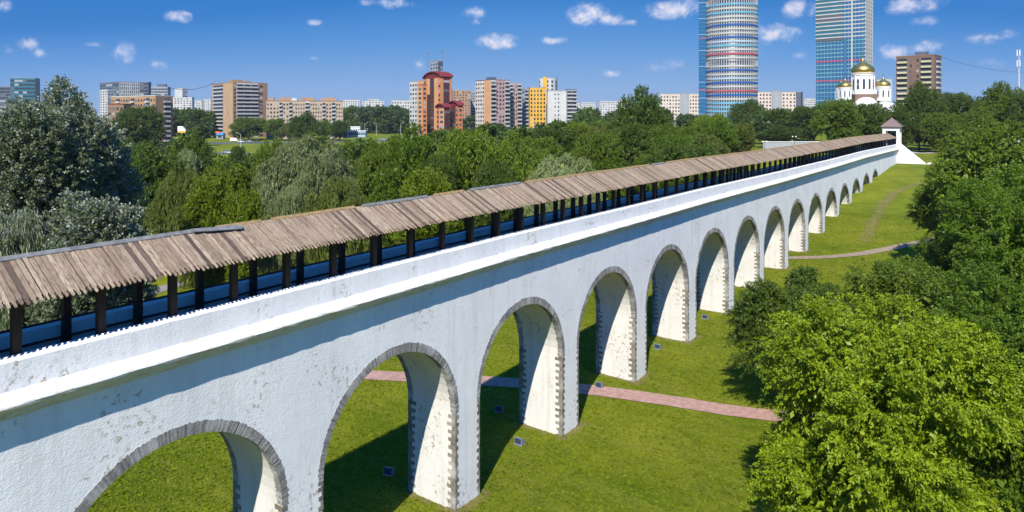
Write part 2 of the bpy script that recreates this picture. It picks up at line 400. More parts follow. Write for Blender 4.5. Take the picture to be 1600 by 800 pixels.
strip('path', [p[:2] for p in bp_], 2.6, M_grey, .05)
pv = [hit(1500, 214), hit(1462, 221), hit(1440, 226), hit(1405, 229)]
# short grass standing on the near lawn
gN = 170000; gx = rng.uniform(-26, 17, gN); gy = 16 + 110*rng.random(gN)**1.35; gzv = gz(gx, gy)
keep = ~((gx < .1) & (gx > -3.5) & (np.abs(((gy - Y0)/BAY - .5) % 1 - 0) < .0)); ang = rng.random(gN)*math.pi
py_ = np.interp(gx, [-42, -30, -18.4, -16, -9, -2.4, 2.3, 6, 9, 20], [24, 31, 37.4, 39, 42.4, 45, 46.6, 47.1, 47.9, 52]); keep &= np.abs(gy - py_) > 1.05
hgt = .03 + .05*rng.random(gN); wdt = .04 + .07*rng.random(gN); dx_, dy_ = np.cos(ang)*wdt, np.sin(ang)*wdt; lx, ly = rng.normal(size=gN)*.04, rng.normal(size=gN)*.04
V_ = np.stack([np.stack([gx-dx_, gy-dy_, gzv], 1), np.stack([gx+dx_, gy+dy_, gzv], 1), np.stack([gx+dx_*.6+lx, gy+dy_*.6+ly, gzv+hgt], 1), np.stack([gx-dx_*.6+lx, gy-dy_*.6+ly, gzv+hgt*.8], 1)], 1)[keep]
gme = bpy.data.meshes.new('lawn_tufts'); nq = len(V_); gme.vertices.add(4*nq); gme.vertices.foreach_set('co', V_.astype(np.float32).ravel()); gme.loops.add(4*nq); gme.loops.foreach_set('vertex_index', np.arange(4*nq, dtype=np.int32))
gme.polygons.add(nq); gme.polygons.foreach_set('loop_start', np.arange(0, 4*nq, 4, dtype=np.int32)); gme.materials.append(leaf_mat('grass_blades', (.105, .145, .005), (.21, .232, .014), .35, None, .8, .1)); gme.update(calc_edges=True)
go_ = bpy.data.objects.new('lawn_tufts', gme); COL.objects.link(go_); tag(go_, 'short uneven mown grass on the lawn around the aqueduct piers', 'grass', kind='stuff')
# dirt trail worn into the slope, ragged edges
def worn_mat():
    m = bpy.data.materials.new('worn_grass_trail'); m.use_nodes = True; t = m.node_tree; b = t.nodes['Principled BSDF']
    b.inputs['Roughness'].default_value = .95; b.inputs['Specular IOR Level'].default_value = .05
    tc = N(t, 'ShaderNodeTexCoord'); n = N(t, 'ShaderNodeTexNoise'); n.inputs['Scale'].default_value = 1.1; n.inputs['Detail'].default_value = 9; n.inputs['Roughness'].default_value = .75
    t.links.new(tc.outputs['Object'], n.inputs['Vector']); b.inputs['Base Color'].default_value = (.26, .20, .09, 1)
    at_ = N(t, 'ShaderNodeAttribute', attribute_name='edge')
    a_ = math_(t, 'ADD', math_(t, 'MULTIPLY', at_.outputs['Fac'], .62), math_(t, 'MULTIPLY', math_(t, 'SUBTRACT', n.outputs[0], .58), 2.6), clamp=True)
    mx = N(t, 'ShaderNodeMixShader'); tr_ = N(t, 'ShaderNodeBsdfTransparent'); t.links.new(a_, mx.inputs[0]); t.links.new(tr_.outputs[0], mx.inputs[1]); t.links.new(b.outputs[0], mx.inputs[2])
    t.links.new(mx.outputs[0], t.nodes['Material Output'].inputs[0]); return m
tr = [hit(px, py)[:2] for px, py in ((1352, 378), (1358, 360), (1368, 340), (1378, 322), (1395, 304), (1415, 294), (1438, 286))]
M_worn = worn_mat(); strip('path', tr, 2.6, M_worn, .03, jit=.3, step=.7)
for n_ in range(-1, 9):
    y0_ = Y0 + BAY*n_ + 4.3; strip('bare_soil', [(.15, y0_-.5), (.22, y0_+1), (.15, y0_+2.5)], 1.1, M_worn, .02, step=.5); strip('bare_soil', [(.4, y0_-.15), (-1.7, y0_-.2), (-3.6, y0_-.15)], .9, M_worn, .024, step=.5)
# far road on its low bank
rp = [hit(px, py) for px, py in ((250, 236), (352, 240), (420, 240), (520, 236), (640, 232))]
strip('road', [p[:2] for p in rp], 9, M_asph, .12, step=6)
rp2 = [hit(px, py) for px, py in ((230, 222), (340, 224), (425, 223), (560, 221), (700, 217), (900, 212))]
strip('road', [p[:2] for p in rp2], 16, M_asph, .14, step=8)
for s_, off in ((-1, 0), (1, 0)):
    pass

# ------------------------------------------------------------------ the aqueduct
ZT_Y = [-60, 7, 16, 32, 50, 63, 84, 119, 147, 190, 220]; ZT_Z = [14.4, 14.42, 14.49, 14.65, 14.70, 14.77, 14.72, 14.77, 14.94, 14.77, 14.7]
CR_Y = [-60, 13, 45, 66, 87, 98, 120, 131, 142, 152, 162, 200]; CR_Z = [10.72, 10.72, 10.76, 10.82, 10.74, 10.57, 10.30, 10.25, 10.48, 10.72, 10.88, 10.88]
zt = lambda y: float(np.interp(y, ZT_Y, ZT_Z)); cr = lambda y: float(np.interp(y, CR_Y, CR_Z))
RO, RW, WD = 4.26, .41, 3.40
YS, YE = -29.0, 195.0
aq = thing('aqueduct', 'long white limewashed stone aqueduct with round arches crossing the lawn', 'aqueduct')
arches = list(range(-3, 15))
def arc(n, k=28):
    yc = Y0 + BAY*n; zs = cr(yc) - RW - RO
    out = []
    for i in range(k+1):
        a = math.pi - math.pi*i/k
        out.append((yc + RO*math.cos(a), zs + RO*math.sin(a)))
    return yc, zs, out
mb = MB(); ZB = -1.0
def top(y): return zt(y) - 1.5
yprev = YS
for n in arches:
    yc, zs, a = arc(n)
    ys = np.linspace(yprev, yc-RO, 6)
    for i in range(5):
        for X, rev in ((0, 0), (-WD, 1)):
            for (z0, z1) in ((ZB, zs), (zs, None)):
                p = [(X, ys[i], z0), (X, ys[i+1], z0), (X, ys[i+1], z1 or top(ys[i+1])), (X, ys[i], z1 or top(ys[i]))]
                mb.quad(*(p[::-1] if rev else p))
    for i in range(len(a)-1):
        (ya, za), (yb, zb) = a[i], a[i+1]
        p = [(0, ya, za), (0, yb, zb), (0, yb, top(yb)), (0, ya, top(ya))]; mb.quad(*p)
        mb.quad(*[(-WD, q[1], q[2]) for q in p][::-1])
        for j in range(3):
            xa, xb = -WD*j/3, -WD*(j+1)/3
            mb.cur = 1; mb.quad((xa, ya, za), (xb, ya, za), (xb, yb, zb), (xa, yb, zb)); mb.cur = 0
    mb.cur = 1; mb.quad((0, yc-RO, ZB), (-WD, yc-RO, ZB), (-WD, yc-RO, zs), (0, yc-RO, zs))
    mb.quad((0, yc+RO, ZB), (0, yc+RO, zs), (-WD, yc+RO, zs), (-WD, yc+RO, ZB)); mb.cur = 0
    yprev = yc+RO
ys = np.linspace(yprev, YE, 12)
for i in range(11):
    p = [(0, ys[i], ZB), (0, ys[i+1], ZB), (0, ys[i+1], top(ys[i+1])), (0, ys[i], top(ys[i]))]; mb.quad(*p)
    mb.quad(*[(-WD, q[1], q[2]) for q in p][::-1])
mb.quad((0, YE, ZB), (-WD, YE, ZB), (-WD, YE, 13), (0, YE, 13))
mb.quad((0, YS, ZB), (0, YS, 13), (-WD, YS, 13), (-WD, YS, ZB))
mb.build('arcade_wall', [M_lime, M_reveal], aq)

def sweep(name, prof, m, parent, y0=YS, y1=YE, st=1.0, jx=0.0, jz=0.0, ztf=zt, close=True):
    mb = MB(); ys = np.arange(y0, y1+.01, st); P = len(prof); jr = random.Random(3)
    for y in ys:
        z = ztf(y)
        for (px_, pz_) in prof: mb.vert(px_ + (jr.random()-.5)*jx, y, z + pz_ + (jr.random()-.5)*jz)
    for i in range(len(ys)-1):
        for k in range(P if close else P-1):
            k2 = (k+1) % P; mb.face((i*P+k, (i+1)*P+k, (i+1)*P+k2, i*P+k2))
    if close: mb.face([k for k in range(P)]); mb.face([(len(ys)-1)*P+k for k in reversed(range(P))])
    return mb.build(name, m, parent)
# front parapet, then the weathered cornice slope with its hollow underside
sweep('parapet', [(-.58, -1.3), (-.60, -.02), (-.02, 0), (.02, -.03), (.045, -.88), (.03, -1.3)], M_lime, aq, st=.7, jx=.014, jz=.022)
sweep('cornice', [(.046, -.86), (.30, -1.0), (.50, -1.12), (.53, -1.17), (.50, -1.24), (.33, -1.30), (.19, -1.42), (.12, -1.56), (0.004, -1.66), (.004, -.9)], M_corn, aq, st=.5, jx=.028, jz=.028)
sweep('parapet', [(-WD+.58, -1.3), (-WD-.03, -1.3), (-WD-.045, -.88), (-WD-.02, -.03), (-WD+.02, 0), (-WD+.60, -.02)], M_lime, aq, st=1, jx=.02, jz=.02)
sweep('cornice', [(-WD-.046, -.86), (-WD-.004, -.9), (-WD-.004, -1.66), (-WD-.12, -1.56), (-WD-.33, -1.3), (-WD-.5, -1.24), (-WD-.5, -1.12)], M_corn, aq, st=1)
sweep('walkway_floor', [(-.57, -1.25), (-WD+.57, -1.25), (-WD+.57, -1.5), (-.57, -1.5)], M_floor, aq, st=4)
# grey stone rings round every opening, front and back
for n in arches:
    yc, zs, _ = arc(n)
    nb = 190 if n < 4 else (96 if n < 8 else 50)
    for side in (0, 1):
        if side and n > 9: continue
        mb = MB(); jr = random.Random(n*7+side)
        for i in range(nb):
            a0 = math.pi*(i + .03)/nb; a1 = math.pi*(i + .97)/nb
            pr = .008 + jr.random()*.016; am = (a0+a1)/2; ro = RO + RW*(.60+.42*math.sin(am)**1.5) - .02 + (jr.random()**2)*.05; ri = RO - .012 - jr.random()*.012
            dp = .30 + jr.random()*.10
            X0, X1 = (-dp, pr) if side == 0 else (-WD-pr, -WD+dp)
            c = [(yc+r_*math.cos(a), zs+r_*math.sin(a)) for r_, a in ((ri, a0), (ri, a1), (ro, a1), (ro, a0))]
            mb.hexa([(X1, *c[0]), (X0, *c[0]), (X0, *c[1]), (X1, *c[1]), (X1, *c[3]), (X0, *c[3]), (X0, *c[2]), (X1, *c[2])])
        o = mb.build('arch_ring', M_stone, aq)
    # toothed quoins down the pier corners
    for sgn in (-1, 1):
        for side in (0, 1):
            if side and (n > 9 or sgn < 0): continue
            yf = yc + sgn*RO; g0 = float(gz(0 if not side else -WD, yf)) - .1
            if g0 > zs: continue
            mb = MB(); jr = random.Random(n*31+sgn*5+side); z = g0; k = 0
            xs = 0 if side == 0 else -WD; sx_ = 1 if side == 0 else -1
            while z < zs - .05:
                hgt = min(.19 + jr.random()*.03, zs - z); long_ = k % 2 == 0
                pr = .012 + jr.random()*.012
                lf = (.19 if long_ else .06) + jr.random()*.08; ls = (.46 if long_ else .22) + jr.random()*.12
                ya, yb = sorted((yf - sgn*pr, yf + sgn*lf))        # along the face
                xa, xb = sorted((xs + sx_*pr, xs - sx_*.03)); mb.box(xa, xb, ya, yb, z+.008, z+hgt-.008)
                ya, yb = sorted((yf - sgn*pr, yf + sgn*.03))        # along the reveal
                xa, xb = sorted((xs - sx_*.031, xs - sx_*ls)); mb.box(xa, xb, ya, yb, z+.008, z+hgt-.008)
                z += hgt; k += 1
            mb.build('quoin', M_quoin, aq)

# ------------------------------------------------------------------ timber canopy over the walkway
cn = thing('walkway_canopy', 'weathered board roof on dark timber posts running along the top of the aqueduct', 'canopy', (0, 0, 0))
XR, ZR, XE, ZE = -1.72, 2.66, .27, 1.60
def slope_mesh(sgn, y0, y1):
    mb = MB(); jr = random.Random(5 + sgn); y = y0; k = 0
    while y < y1:
        grp = int(y/1.21)
        wdt = .168
        gap = .022
        newg = int((y+wdt)/1.21) != grp
        if newg: gap = .055
        bend = .10*math.sin(y*.05+1)*.4
        lift = jr.random()*.022 + (.028 if (k % 7) in (0,) else 0)
        e = (jr.random()-.5)*.07; t0 = zt(y) + bend*.3
        tilt = (jr.random()-.5)*.012
        ya, yb = y + gap*.5, y + wdt - gap*.5
        xr = XR; xe = (XE if sgn > 0 else 2*XR - XE) + sgn*e
        f = (abs(xe-XR))/(XE-XR); ze = ZR + (ZE-ZR)*f
        sk = .0
        th = .035
        nseg = 4
        mb.cur = 1 if (jr.random() < .06 or (grp*37 % 11 == 3 and jr.random() < .22)) else 0
        for s in range(1):
            za, zb = t0+ZR+lift, t0+ze+lift
            tip = .12
            xm = xe - sgn*tip; zm = zb + (za-zb)*(tip/abs(xe-xr))
            ym = (ya+yb)/2
            xk = xe - sgn*.23; xm2 = xe - sgn*.035; sl = (za-zb)/abs(xe-xr)
            p = [(xr, ya), (xk, ya), (xk+sgn*.03, ya+.03), (xm2, ya+.032), (xe, ym-.018), (xe, ym+.018), (xm2, yb-.032), (xk+sgn*.03, yb-.03), (xk, yb), (xr, yb)]
            zz = [zb + sl*abs(q[0]-xe) + (tilt if q[1] < ym else -tilt) for q in p]
            i = len(mb.v)
            for (x_, y_), z_ in zip(p, zz): mb.v.append((x_, y_, z_))
            for (x_, y_), z_ in zip(p, zz): mb.v.append((x_, y_, z_-th))
            topf = [i+j for j in range(10)]
            mb.face(topf if sgn < 0 else topf[::-1][::-1]); mb.face([i+10+j for j in reversed(range(10))])
            for j in range(10): mb.face((i+j, i+10+j, i+10+(j+1) % 10, i+(j+1) % 10))
        y += wdt; k += 1
    return mb
slope_mesh(1, YS+1, 190.5).build('roof_slope', [M_plank, M_dark_plank], cn)
slope_mesh(-1, YS+1, 190.5).build('roof_slope', [M_plank, M_dark_plank], cn)
# lower layer of boards seen through the gaps, and the ridge
for sg in (1, -1):
    xe = XR + sg*(XE-XR-.2); ze = ZR+(ZE-ZR)*((XE-XR-.2)/(XE-XR))
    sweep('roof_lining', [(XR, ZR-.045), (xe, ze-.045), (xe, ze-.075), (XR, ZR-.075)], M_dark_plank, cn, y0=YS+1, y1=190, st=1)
caps = [(6, 15.0, 1), (15.0, 17.5, 0), (17.5, 22.5, 0), (22.5, 27.5, 1), (27.5, 30.5, 0), (30.5, 36, 1), (36, 55, 0), (55, 58, 1), (58, 120, 0), (120, 190, 0), (YS+1, 6, 0)]
for a, b, t_ in caps:
    w_ = .12 if t_ else .08
    sweep('ridge_cap', [(XR-w_, ZR-.03), (XR, ZR+.075), (XR+w_, ZR-.03), (XR+w_, ZR+.0), (XR, ZR+.105), (XR-w_, ZR+.0)], M_tin if t_ else M_batten, cn, y0=a+.02, y1=b-.02, st=.5)
ls = MB(); zz = zt(16)+ZR+.10                                   # loose sheet lying over the ridge
ls.hexa([(-1.68, 14.0, zz-.02), (-1.48, 14.0, zz-.10), (-1.25, 15.9, zz-.20), (-1.48, 16.0, zz-.08), (-1.68, 14.0, zz+.01), (-1.48, 14.0, zz-.07), (-1.25, 15.9, zz-.17), (-1.48, 16.0, zz-.05)])
tag(ls.build('loose_sheet', M_tin, cn))
# posts: two rows, 2.42 m apart
pb = MB(); pb.box(-.12, .12, -.12, .12, -1.26, 1.92); post0 = pb.build('post', M_post, cn)
jr = random.Random(11); ends = MB(); npst = 0
for k in range(-14, 75):
    for X, oy in ((-.78, 0), (-2.68, -.29)):
        y = 10.43 + oy + 2.39*k
        if y < YS+1.5 or y > 189: continue
        vis = y > 2
        if vis and npst < 100:
            o = post0 if npst == 0 else post0.copy()
            if npst: COL.objects.link(o); o.parent = cn
            o.location = (X, y, zt(y)); o.rotation_euler = (0, 0, (jr.random()-.5)*.05); npst += 1
        else: ends.box(X-.12, X+.12, y-.12, y+.12, zt(y)-1.26, zt(y)+1.92)
tag(ends.build('post', M_post, cn), kind='stuff')
for X in (-.78, -2.68):
    sweep('wall_plate', [(X-.09, 1.85), (X+.09, 1.85), (X+.09, 2.05), (X-.09, 2.05)], M_post, cn, y0=YS+1, y1=190, st=2)
    for h_ in (-.42, .18):
        if X > -1 : continue
        sweep('rail', [(X-.03+.17, h_), (X+.03+.17, h_), (X+.03+.17, h_+.075), (X-.03+.17, h_+.075)], M_post, cn, y0=YS+1, y1=190, st=2)
for k in range(-11, 74):
    pass
rf = MB()
for k in range(-24, 150):
    y = 10.43+1.195*k
    if y < YS+2 or y > 189: continue
    t0 = zt(y)
    rf.hexa([(XE-.12, y-.05, t0+ZE-.10), (XE-.12, y+.05, t0+ZE-.10), (XR, y+.05, t0+ZR-.18), (XR, y-.05, t0+ZR-.18), (XE-.12, y-.05, t0+ZE+.0), (XE-.12, y+.05, t0+ZE+.0), (XR, y+.05, t0+ZR-.08), (XR, y-.05, t0+ZR-.08)])
    xe = 2*XR-XE+.12
    rf.hexa([(xe, y-.05, t0+ZE-.10), (XR, y-.05, t0+ZR-.18), (XR, y+.05, t0+ZR-.18), (xe, y+.05, t0+ZE-.10), (xe, y-.05, t0+ZE), (XR, y-.05, t0+ZR-.08), (XR, y+.05, t0+ZR-.08), (xe, y+.05, t0+ZE)])
tag(rf.build('rafter', M_post, cn), kind='stuff')

# ------------------------------------------------------------------ pavilion at the far end of the wall
pv_ = thing('gate_pavilion', 'small white square pavilion with a brown pyramid roof at the far end of the wall', 'pavilion', (-1.3, 193.6, 0))
mb = MB()
for sx_ in (-1, 1):
    for sy_ in (-1, 1): mb.box(sx_*1.5-.34, sx_*1.5+.34, sy_*1.5-.34, sy_*1.5+.34, 9, 18.1)
mb.box(-1.86, 1.86, -1.86, 1.86, 18.1, 19.1)
mb.build('wall', M_lime, pv_)
mb = MB(); mb.box(-1.83, 1.83, -1.83, 1.83, 9, 14.1); mb.build('base', M_lime, pv_)
mb = MB(); i = [mb.vert(x, y, 19.12) for x, y in ((-2.3, -2.3), (2.3, -2.3), (2.3, 2.3), (-2.3, 2.3))]; j = mb.vert(0, 0, 21.3)
lo_ = [mb.vert(x, y, 19.0) for x, y in ((-2.3, -2.3), (2.3, -2.3), (2.3, 2.3), (-2.3, 2.3))]
for k in range(4): mb.face((i[k], i[(k+1) % 4], j)); mb.face((lo_[k], lo_[(k+1) % 4], i[(k+1) % 4], i[k]))
mb.face(lo_[::-1]); mb.build('roof', mat('brown_tile_roof', (.19, .13, .125), .7, var=.25), pv_)
mb = MB(); mb.box(-1.15, 1.15, 1.5, 1.56, 14.1, 18.1); mb.build('door', M_glass, pv_)
bt = thing('buttress', 'white sloping buttress wall running down from the end of the aqueduct to the grass', 'buttress', (0, 0, 0))
mb = MB(); xs = [.06, 6.6]; ya, yb = 192.0, 193.3
mb.hexa([(.06, ya, 8), (8.6, ya, 8), (8.6, yb, 8), (.06, yb, 8), (.06, ya, 15.7), (1.2, ya, 14.5), (1.2, yb, 14.5), (.06, yb, 15.7)])
mb.build('sloping_wall', M_lime, bt)
mb = MB(); mb.box(6.4, 7.1, 191.8, 193.5, 8.5, 10.5); mb.build('end_block', M_lime, bt)

# ------------------------------------------------------------------ floodlight boxes on the lawn
M_box = mat('grey_metal_housing', (.20, .22, .25), .5, .4, .2); 
def floodlight(px, py, rz, label):
    x, y, _ = hit(px, py); z = float(gz(x, y))
    t = thing('floodlight', label, 'floodlight', (x, y, z), rz, 'ground floodlights beside the piers'); t.scale = (.8, .8, .75)
    mb = MB(); mb.box(-.37, .37, -.30, .30, 0, .08); mb.build('base', M_box, t)
    mb = MB(); mb.hexa([(-.34, -.26, .08), (.34, -.26, .08), (.34, .26, .08), (-.34, .26, .08), (-.34, -.20, .62), (.34, -.20, .62), (.34, .26, .40), (-.34, .26, .40)]); mb.build('housing', M_box, t)
    mb = MB(); mb.hexa([(-.28, -.283, .14), (.28, -.283, .14), (.28, -.262, .14), (-.28, -.262, .14), (-.28, -.24, .55), (.28, -.24, .55), (.28, -.215, .55), (-.28, -.215, .55)]); mb.build('lens', M_glass, t)
for a in ((608, 745, .3, 'grey floodlight box in the shade under the second visible arch'),
          (780, 643, .3, 'grey floodlight box in the shade under the third visible arch, by the pink path'),
          (812, 695, .0, 'grey floodlight box on sunlit grass at the foot of the nearest whole pier'),
          (937, 606, .0, 'grey floodlight box on the grass just beyond the pink path'),
          (1028, 545, .1, 'grey floodlight box on the grass before the fifth visible arch'),
          (1102, 499, .1, 'small far grey floodlight box on the grass at a pier foot left of the bushes')): floodlight(*a)

# ------------------------------------------------------------------ trees
def unit(v): return v / np.maximum(np.linalg.norm(v, axis=1, keepdims=True), 1e-9)
def crown_data(seed, rx, rz, zc, nlobe=16, nspray=700, nleaf=40, leaf=(.11, .05), droop=.2, spray=.8, lobe=(.30, .48), inner=.15, up=.3, flat=1.0, core=.55, tight=.17, gap=.35):
    g = np.random.default_rng(seed)
    # lobes of the crown: scattered over an uneven egg
    d = unit(g.normal(size=(nlobe, 3))); d[:, 2] = np.abs(d[:, 2]) * np.where(g.random(nlobe) < .68, 1, -1)
    rr = .50 + .24 * g.random(nlobe)
    c = d * rr[:, None]; lr = lobe[0] + (lobe[1]-lobe[0]) * g.random(nlobe)
    c = np.vstack([c, [[0, 0, .05]]]); lr = np.append(lr, core)
    w = lr**2; li = g.choice(len(lr), nspray*4, p=w/w.sum())
    o = unit(g.normal(size=(nspray*4, 3))); p = c[li] + o * lr[li][:, None] * (1 - .18*g.random((nspray*4, 1)))
    dist = np.linalg.norm(p[:, None, :] - c[None], axis=2) - lr[None] * .86; dist[np.arange(len(li)), li] = 1
    ok = (dist > 0).all(axis=1); ph_ = g.random(3)*6; hs_ = np.sin(p[:, 0]*8.5+ph_[0])*np.sin(p[:, 1]*8+ph_[1])*np.sin(p[:, 2]*9+ph_[2]) + .25*np.sin(p[:, 0]*19+p[:, 2]*17)
    ok &= ~((hs_ < -.12) & (g.random(len(p)) < gap)); p = p[ok][:nspray]; o = o[ok][:nspray]
    ns = len(p)
    sc = np.array([rx, rx, rz]); P = p * sc; P[:, 2] += zc
    out = unit(unit(p) * .5 + o)
    tw = unit(out + g.normal(size=(ns, 3)) * .35 + np.array([0, 0, up]))
    n = ns*nleaf; si = np.repeat(np.arange(ns), nleaf)
    t = g.random(n); L = spray * (.6 + .8*g.random(ns))[si]
    pos = P[si] + tw[si] * ((t - .35) * L)[:, None] * 1.0
    pos[:, 2] -= droop * L * t * t
    pos += g.normal(size=(n, 3)) * (tight * spray) * (1.15 - t)[:, None] * np.array([1, 1, .75*flat])
    ld = unit(tw[si]*.7 + g.normal(size=(n, 3))*.75 + np.array([0, 0, -droop*2.2]))
    nm = unit(np.cross(ld, g.normal(size=(n, 3)))); nm = np.where(((nm*(out[si]+np.array([0, 0, .9]))).sum(1) < 0)[:, None], -nm, nm)
    sd = np.cross(nm, ld); s = (.7 + .6*g.random(n))[:, None]
    lw = leaf[0]*s; ww = leaf[1]*s
    ni = int(n*inner)
    if ni:                                                     # bigger, sparser leaves deeper inside
        k = g.integers(0, n, ni); q = pos[k].copy(); cen = np.array([0, 0, zc]); q = cen + (q-cen)*(.62+.28*g.random((ni, 1)))
        pos = np.vstack([pos, q]); ld = np.vstack([ld, ld[k]]); sd = np.vstack([sd, sd[k]]); nm = np.vstack([nm, nm[k]]); lw = np.vstack([lw, lw[k]*2.4]); ww = np.vstack([ww, ww[k]*3.0]); n += ni
    a = pos; b = pos + ld*lw*.5 + sd*ww*.5 + nm*ww*.12; cc_ = pos + ld*lw; e = pos + ld*lw*.5 - sd*ww*.5 + nm*ww*.12
    v = np.stack([a, e, cc_, b], 1).reshape(-1, 3)
    return v, n, P[:: max(1, ns//26)]
def quads_mesh(name, v, n, m):
    me = bpy.data.meshes.new(name); me.vertices.add(len(v)); me.vertices.foreach_set('co', v.astype(np.float32).ravel())
    me.loops.add(4*n); me.loops.foreach_set('vertex_index', np.arange(4*n, dtype=np.int32))
    me.polygons.add(n); me.polygons.foreach_set('loop_start', np.arange(0, 4*n, 4, dtype=np.int32))
    try: me.polygons.foreach_set('loop_total', np.full(n, 4, np.int32))
    except Exception: pass
    me.materials.append(m); me.update(calc_edges=True); return me
def trunk_mesh(seed, h, r, tips, zc, name='trunk'):
    mb = MB(); g = random.Random(seed); p = Vector((0, 0, -.6)); zt_ = zc + (h-zc)*.35; pts = [p]
    for k in range(1, 6): pts.append(Vector(((g.random()-.5)*.06*h*k/5, (g.random()-.5)*.06*h*k/5, zt_*k/5)))
    for k in range(5): mb.tube(pts[k], pts[k+1], r*(1-.16*k)*(1.25 if k == 0 else 1), r*(1-.16*(k+1)), 8, False)
    for q in tips:
        q = Vector(q); f = min(.95, max(.25, (q.z*.55)/max(zt_, .1))); k = min(4, int(f*5)); st = pts[k].lerp(pts[k+1], f*5-k)
        md = st.lerp(q, .5) + Vector(((g.random()-.5)*.8, (g.random()-.5)*.8, .06*h))
        mb.tube(st, md, r*.38, r*.22, 5, False); mb.tube(md, q, r*.22, r*.05, 5, False)
    return mb
KIND = {'bright': ('maple_tree', 'tree'), 'maple': ('maple_tree', 'tree'), 'green': ('broadleaf_tree', 'tree'), 'yellow': ('broadleaf_tree', 'tree'), 'dark': ('broadleaf_tree', 'tree'),
        'willow': ('willow_tree', 'willow'), 'sage': ('willow_tree', 'willow'), 'silver': ('poplar_tree', 'poplar'), 'olive': ('broadleaf_tree', 'tree'), 'far': ('broadleaf_tree', 'tree')}
def make_tree(mt, seed, r, h, zbot, label, loc, rz=0, group=None, **kw):
    zc = (h + zbot)/2; rz_ = (h - zbot)/2 / .90
    v, n, tips = crown_data(seed, r/.86, rz_, zc, **kw)
    t = thing(KIND[mt][0], label, KIND[mt][1], loc, rz, group)
    me = quads_mesh('crown', v, n, LM[mt]); o = bpy.data.objects.new('crown', me); COL.objects.link(o); o.parent = t
    trunk_mesh(seed, h, max(.12, h*.017), tips, zc).build('trunk', M_bark, t, True)
    return t
def place(px, top_py, hw_px, d, zbot=None):
    x, y = at(px, d); g = float(gz(x, y)); r = hw_px*d/FPX; h = zat(top_py, d) - g
    return (x, y, g - .1), r, h
# the foliage close by on the right, seen from above
HERO = [ # px, top py, half width, depth, kind, leaves per spray, sprays, leaf, label
 (1378, 424, 206, 29, 'bright', 66, 2900, (.135, .058), 'large yellow-green maple nearest the camera, in the lower right beside the pink path'),
 (1590, 420, 150, 31, 'maple', 60, 1900, (.135, .058), 'deep green maple at the lower right edge, beside the yellow-green one'),
 (1243, 412, 88, 47, 'dark', 50, 1900, (.15, .065), 'dark green maple touching the aqueduct piers, behind the yellow-green one'),
 (1400, 402, 110, 46, 'green', 50, 1800, (.15, .065), 'mid green tree behind the top of the yellow-green maple, below the sandy path'),
 (1590, 262, 118, 48, 'maple', 55, 2300, (.15, .068), 'tall fresh green maple at the right edge of the photo, half way up'),
 (1505, 330, 74, 53, 'green', 50, 1400, (.15, .068), 'dark green tree in the gap left of the tall fresh green maple'),
 (1548, 188, 92, 78, 'green', 45, 1600, (.24, .10), 'broad round green tree rising behind the right-hand maples'),
 (1478, 262, 45, 84, 'green', 40, 900, (.24, .10), 'narrow dark tree at the foot of the broad round green tree beside the slope'),
]
for i, (px, tp, hw, d, mt, nl, nsp, lf, lab) in enumerate(HERO):
    loc, r, h = place(px, tp, hw, d)
    make_tree(mt, 100+i, r, h, max(.8, h*.10), lab, loc, i*1.3, nlobe=44 if nsp > 1900 else 30, nspray=nsp, nleaf=nl, leaf=lf, droop=.42, spray=1.05 if d < 40 else 1.2, lobe=(.13, .30), up=.50, inner=.12, core=.34, tight=.115, gap=.88)
# trees standing behind the aqueduct: a few source meshes per habit, copied and scaled
PR = {}
def proto(key, seed, r, h, zb, **kw):
    zc = (h+zb)/2; v, n, tips = crown_data(seed, r/.90, (h-zb)/2/.92, zc, **kw)
    me = quads_mesh('crown', v, n, LM['green']); tm = trunk_mesh(seed, h, h*.017, tips, zc)
    to = tm.build('trunk', M_bark, None, True); tme = to.data; bpy.data.objects.remove(to)
    PR[key] = (me, tme, r, h)
for k in range(3): proto(('round', k), 300+k, 7, 15, 1.5, nlobe=24, nspray=1100, nleaf=34, leaf=(.30, .15), droop=.15, spray=1.3, lobe=(.2, .38), inner=.2)
for k in range(2): proto(('weep', k), 320+k, 7, 15, .8, nlobe=26, nspray=1100, nleaf=40, leaf=(.42, .09), droop=1.0, spray=1.7, lobe=(.18, .34), up=.1, inner=.2)
for k in range(2): proto(('cone', k), 330+k, 4, 15, .8, nlobe=26, nspray=900, nleaf=32, leaf=(.30, .13), droop=-.1, spray=1.1, lobe=(.16, .34), up=.8, inner=.2)
for k in range(3): proto(('far', k), 340+k, 7, 15, 1.0, nlobe=16, nspray=260, nleaf=16, leaf=(.95, .55), droop=.1, spray=2.0, lobe=(.22, .40), inner=.25)
HABIT = {'green': 'round', 'dark': 'round', 'yellow': 'cone', 'maple': 'round', 'olive': 'weep', 'willow': 'weep', 'sage': 'weep', 'silver': 'weep', 'far': 'far', 'bright': 'round'}
tcount = [0]
def inst(mt, px, tp, hw, d, label, group=None, habit=None, xy=None, h=None, r=None):
    if xy is None: loc, r, h = place(px, tp, hw, d)
    else: loc = (xy[0], xy[1], float(gz(*xy)) - .1)
    hb = habit or HABIT[mt]; ks = [k for k in PR if k[0] == hb]; tcount[0] += 1; key = ks[tcount[0] % len(ks)]
    me, tme, pr, ph = PR[key]
    nm = 'fir_tree' if habit == 'cone' and mt == 'olive' else KIND[mt][0]
    t = thing(nm, label, KIND[mt][1], loc, rnd.random()*6.28, group); t.scale = (r/pr, r/pr, max(.2, h/ph))
    for n_, m_ in (('crown', me), ('trunk', tme)):
        o = bpy.data.objects.new(n_, m_); COL.objects.link(o); o.parent = t
        if n_ == 'crown': o.material_slots[0].link = 'OBJECT'; o.material_slots[0].material = LM[mt]
    return t
loc, r, h = place(88, 104, 118, 58)
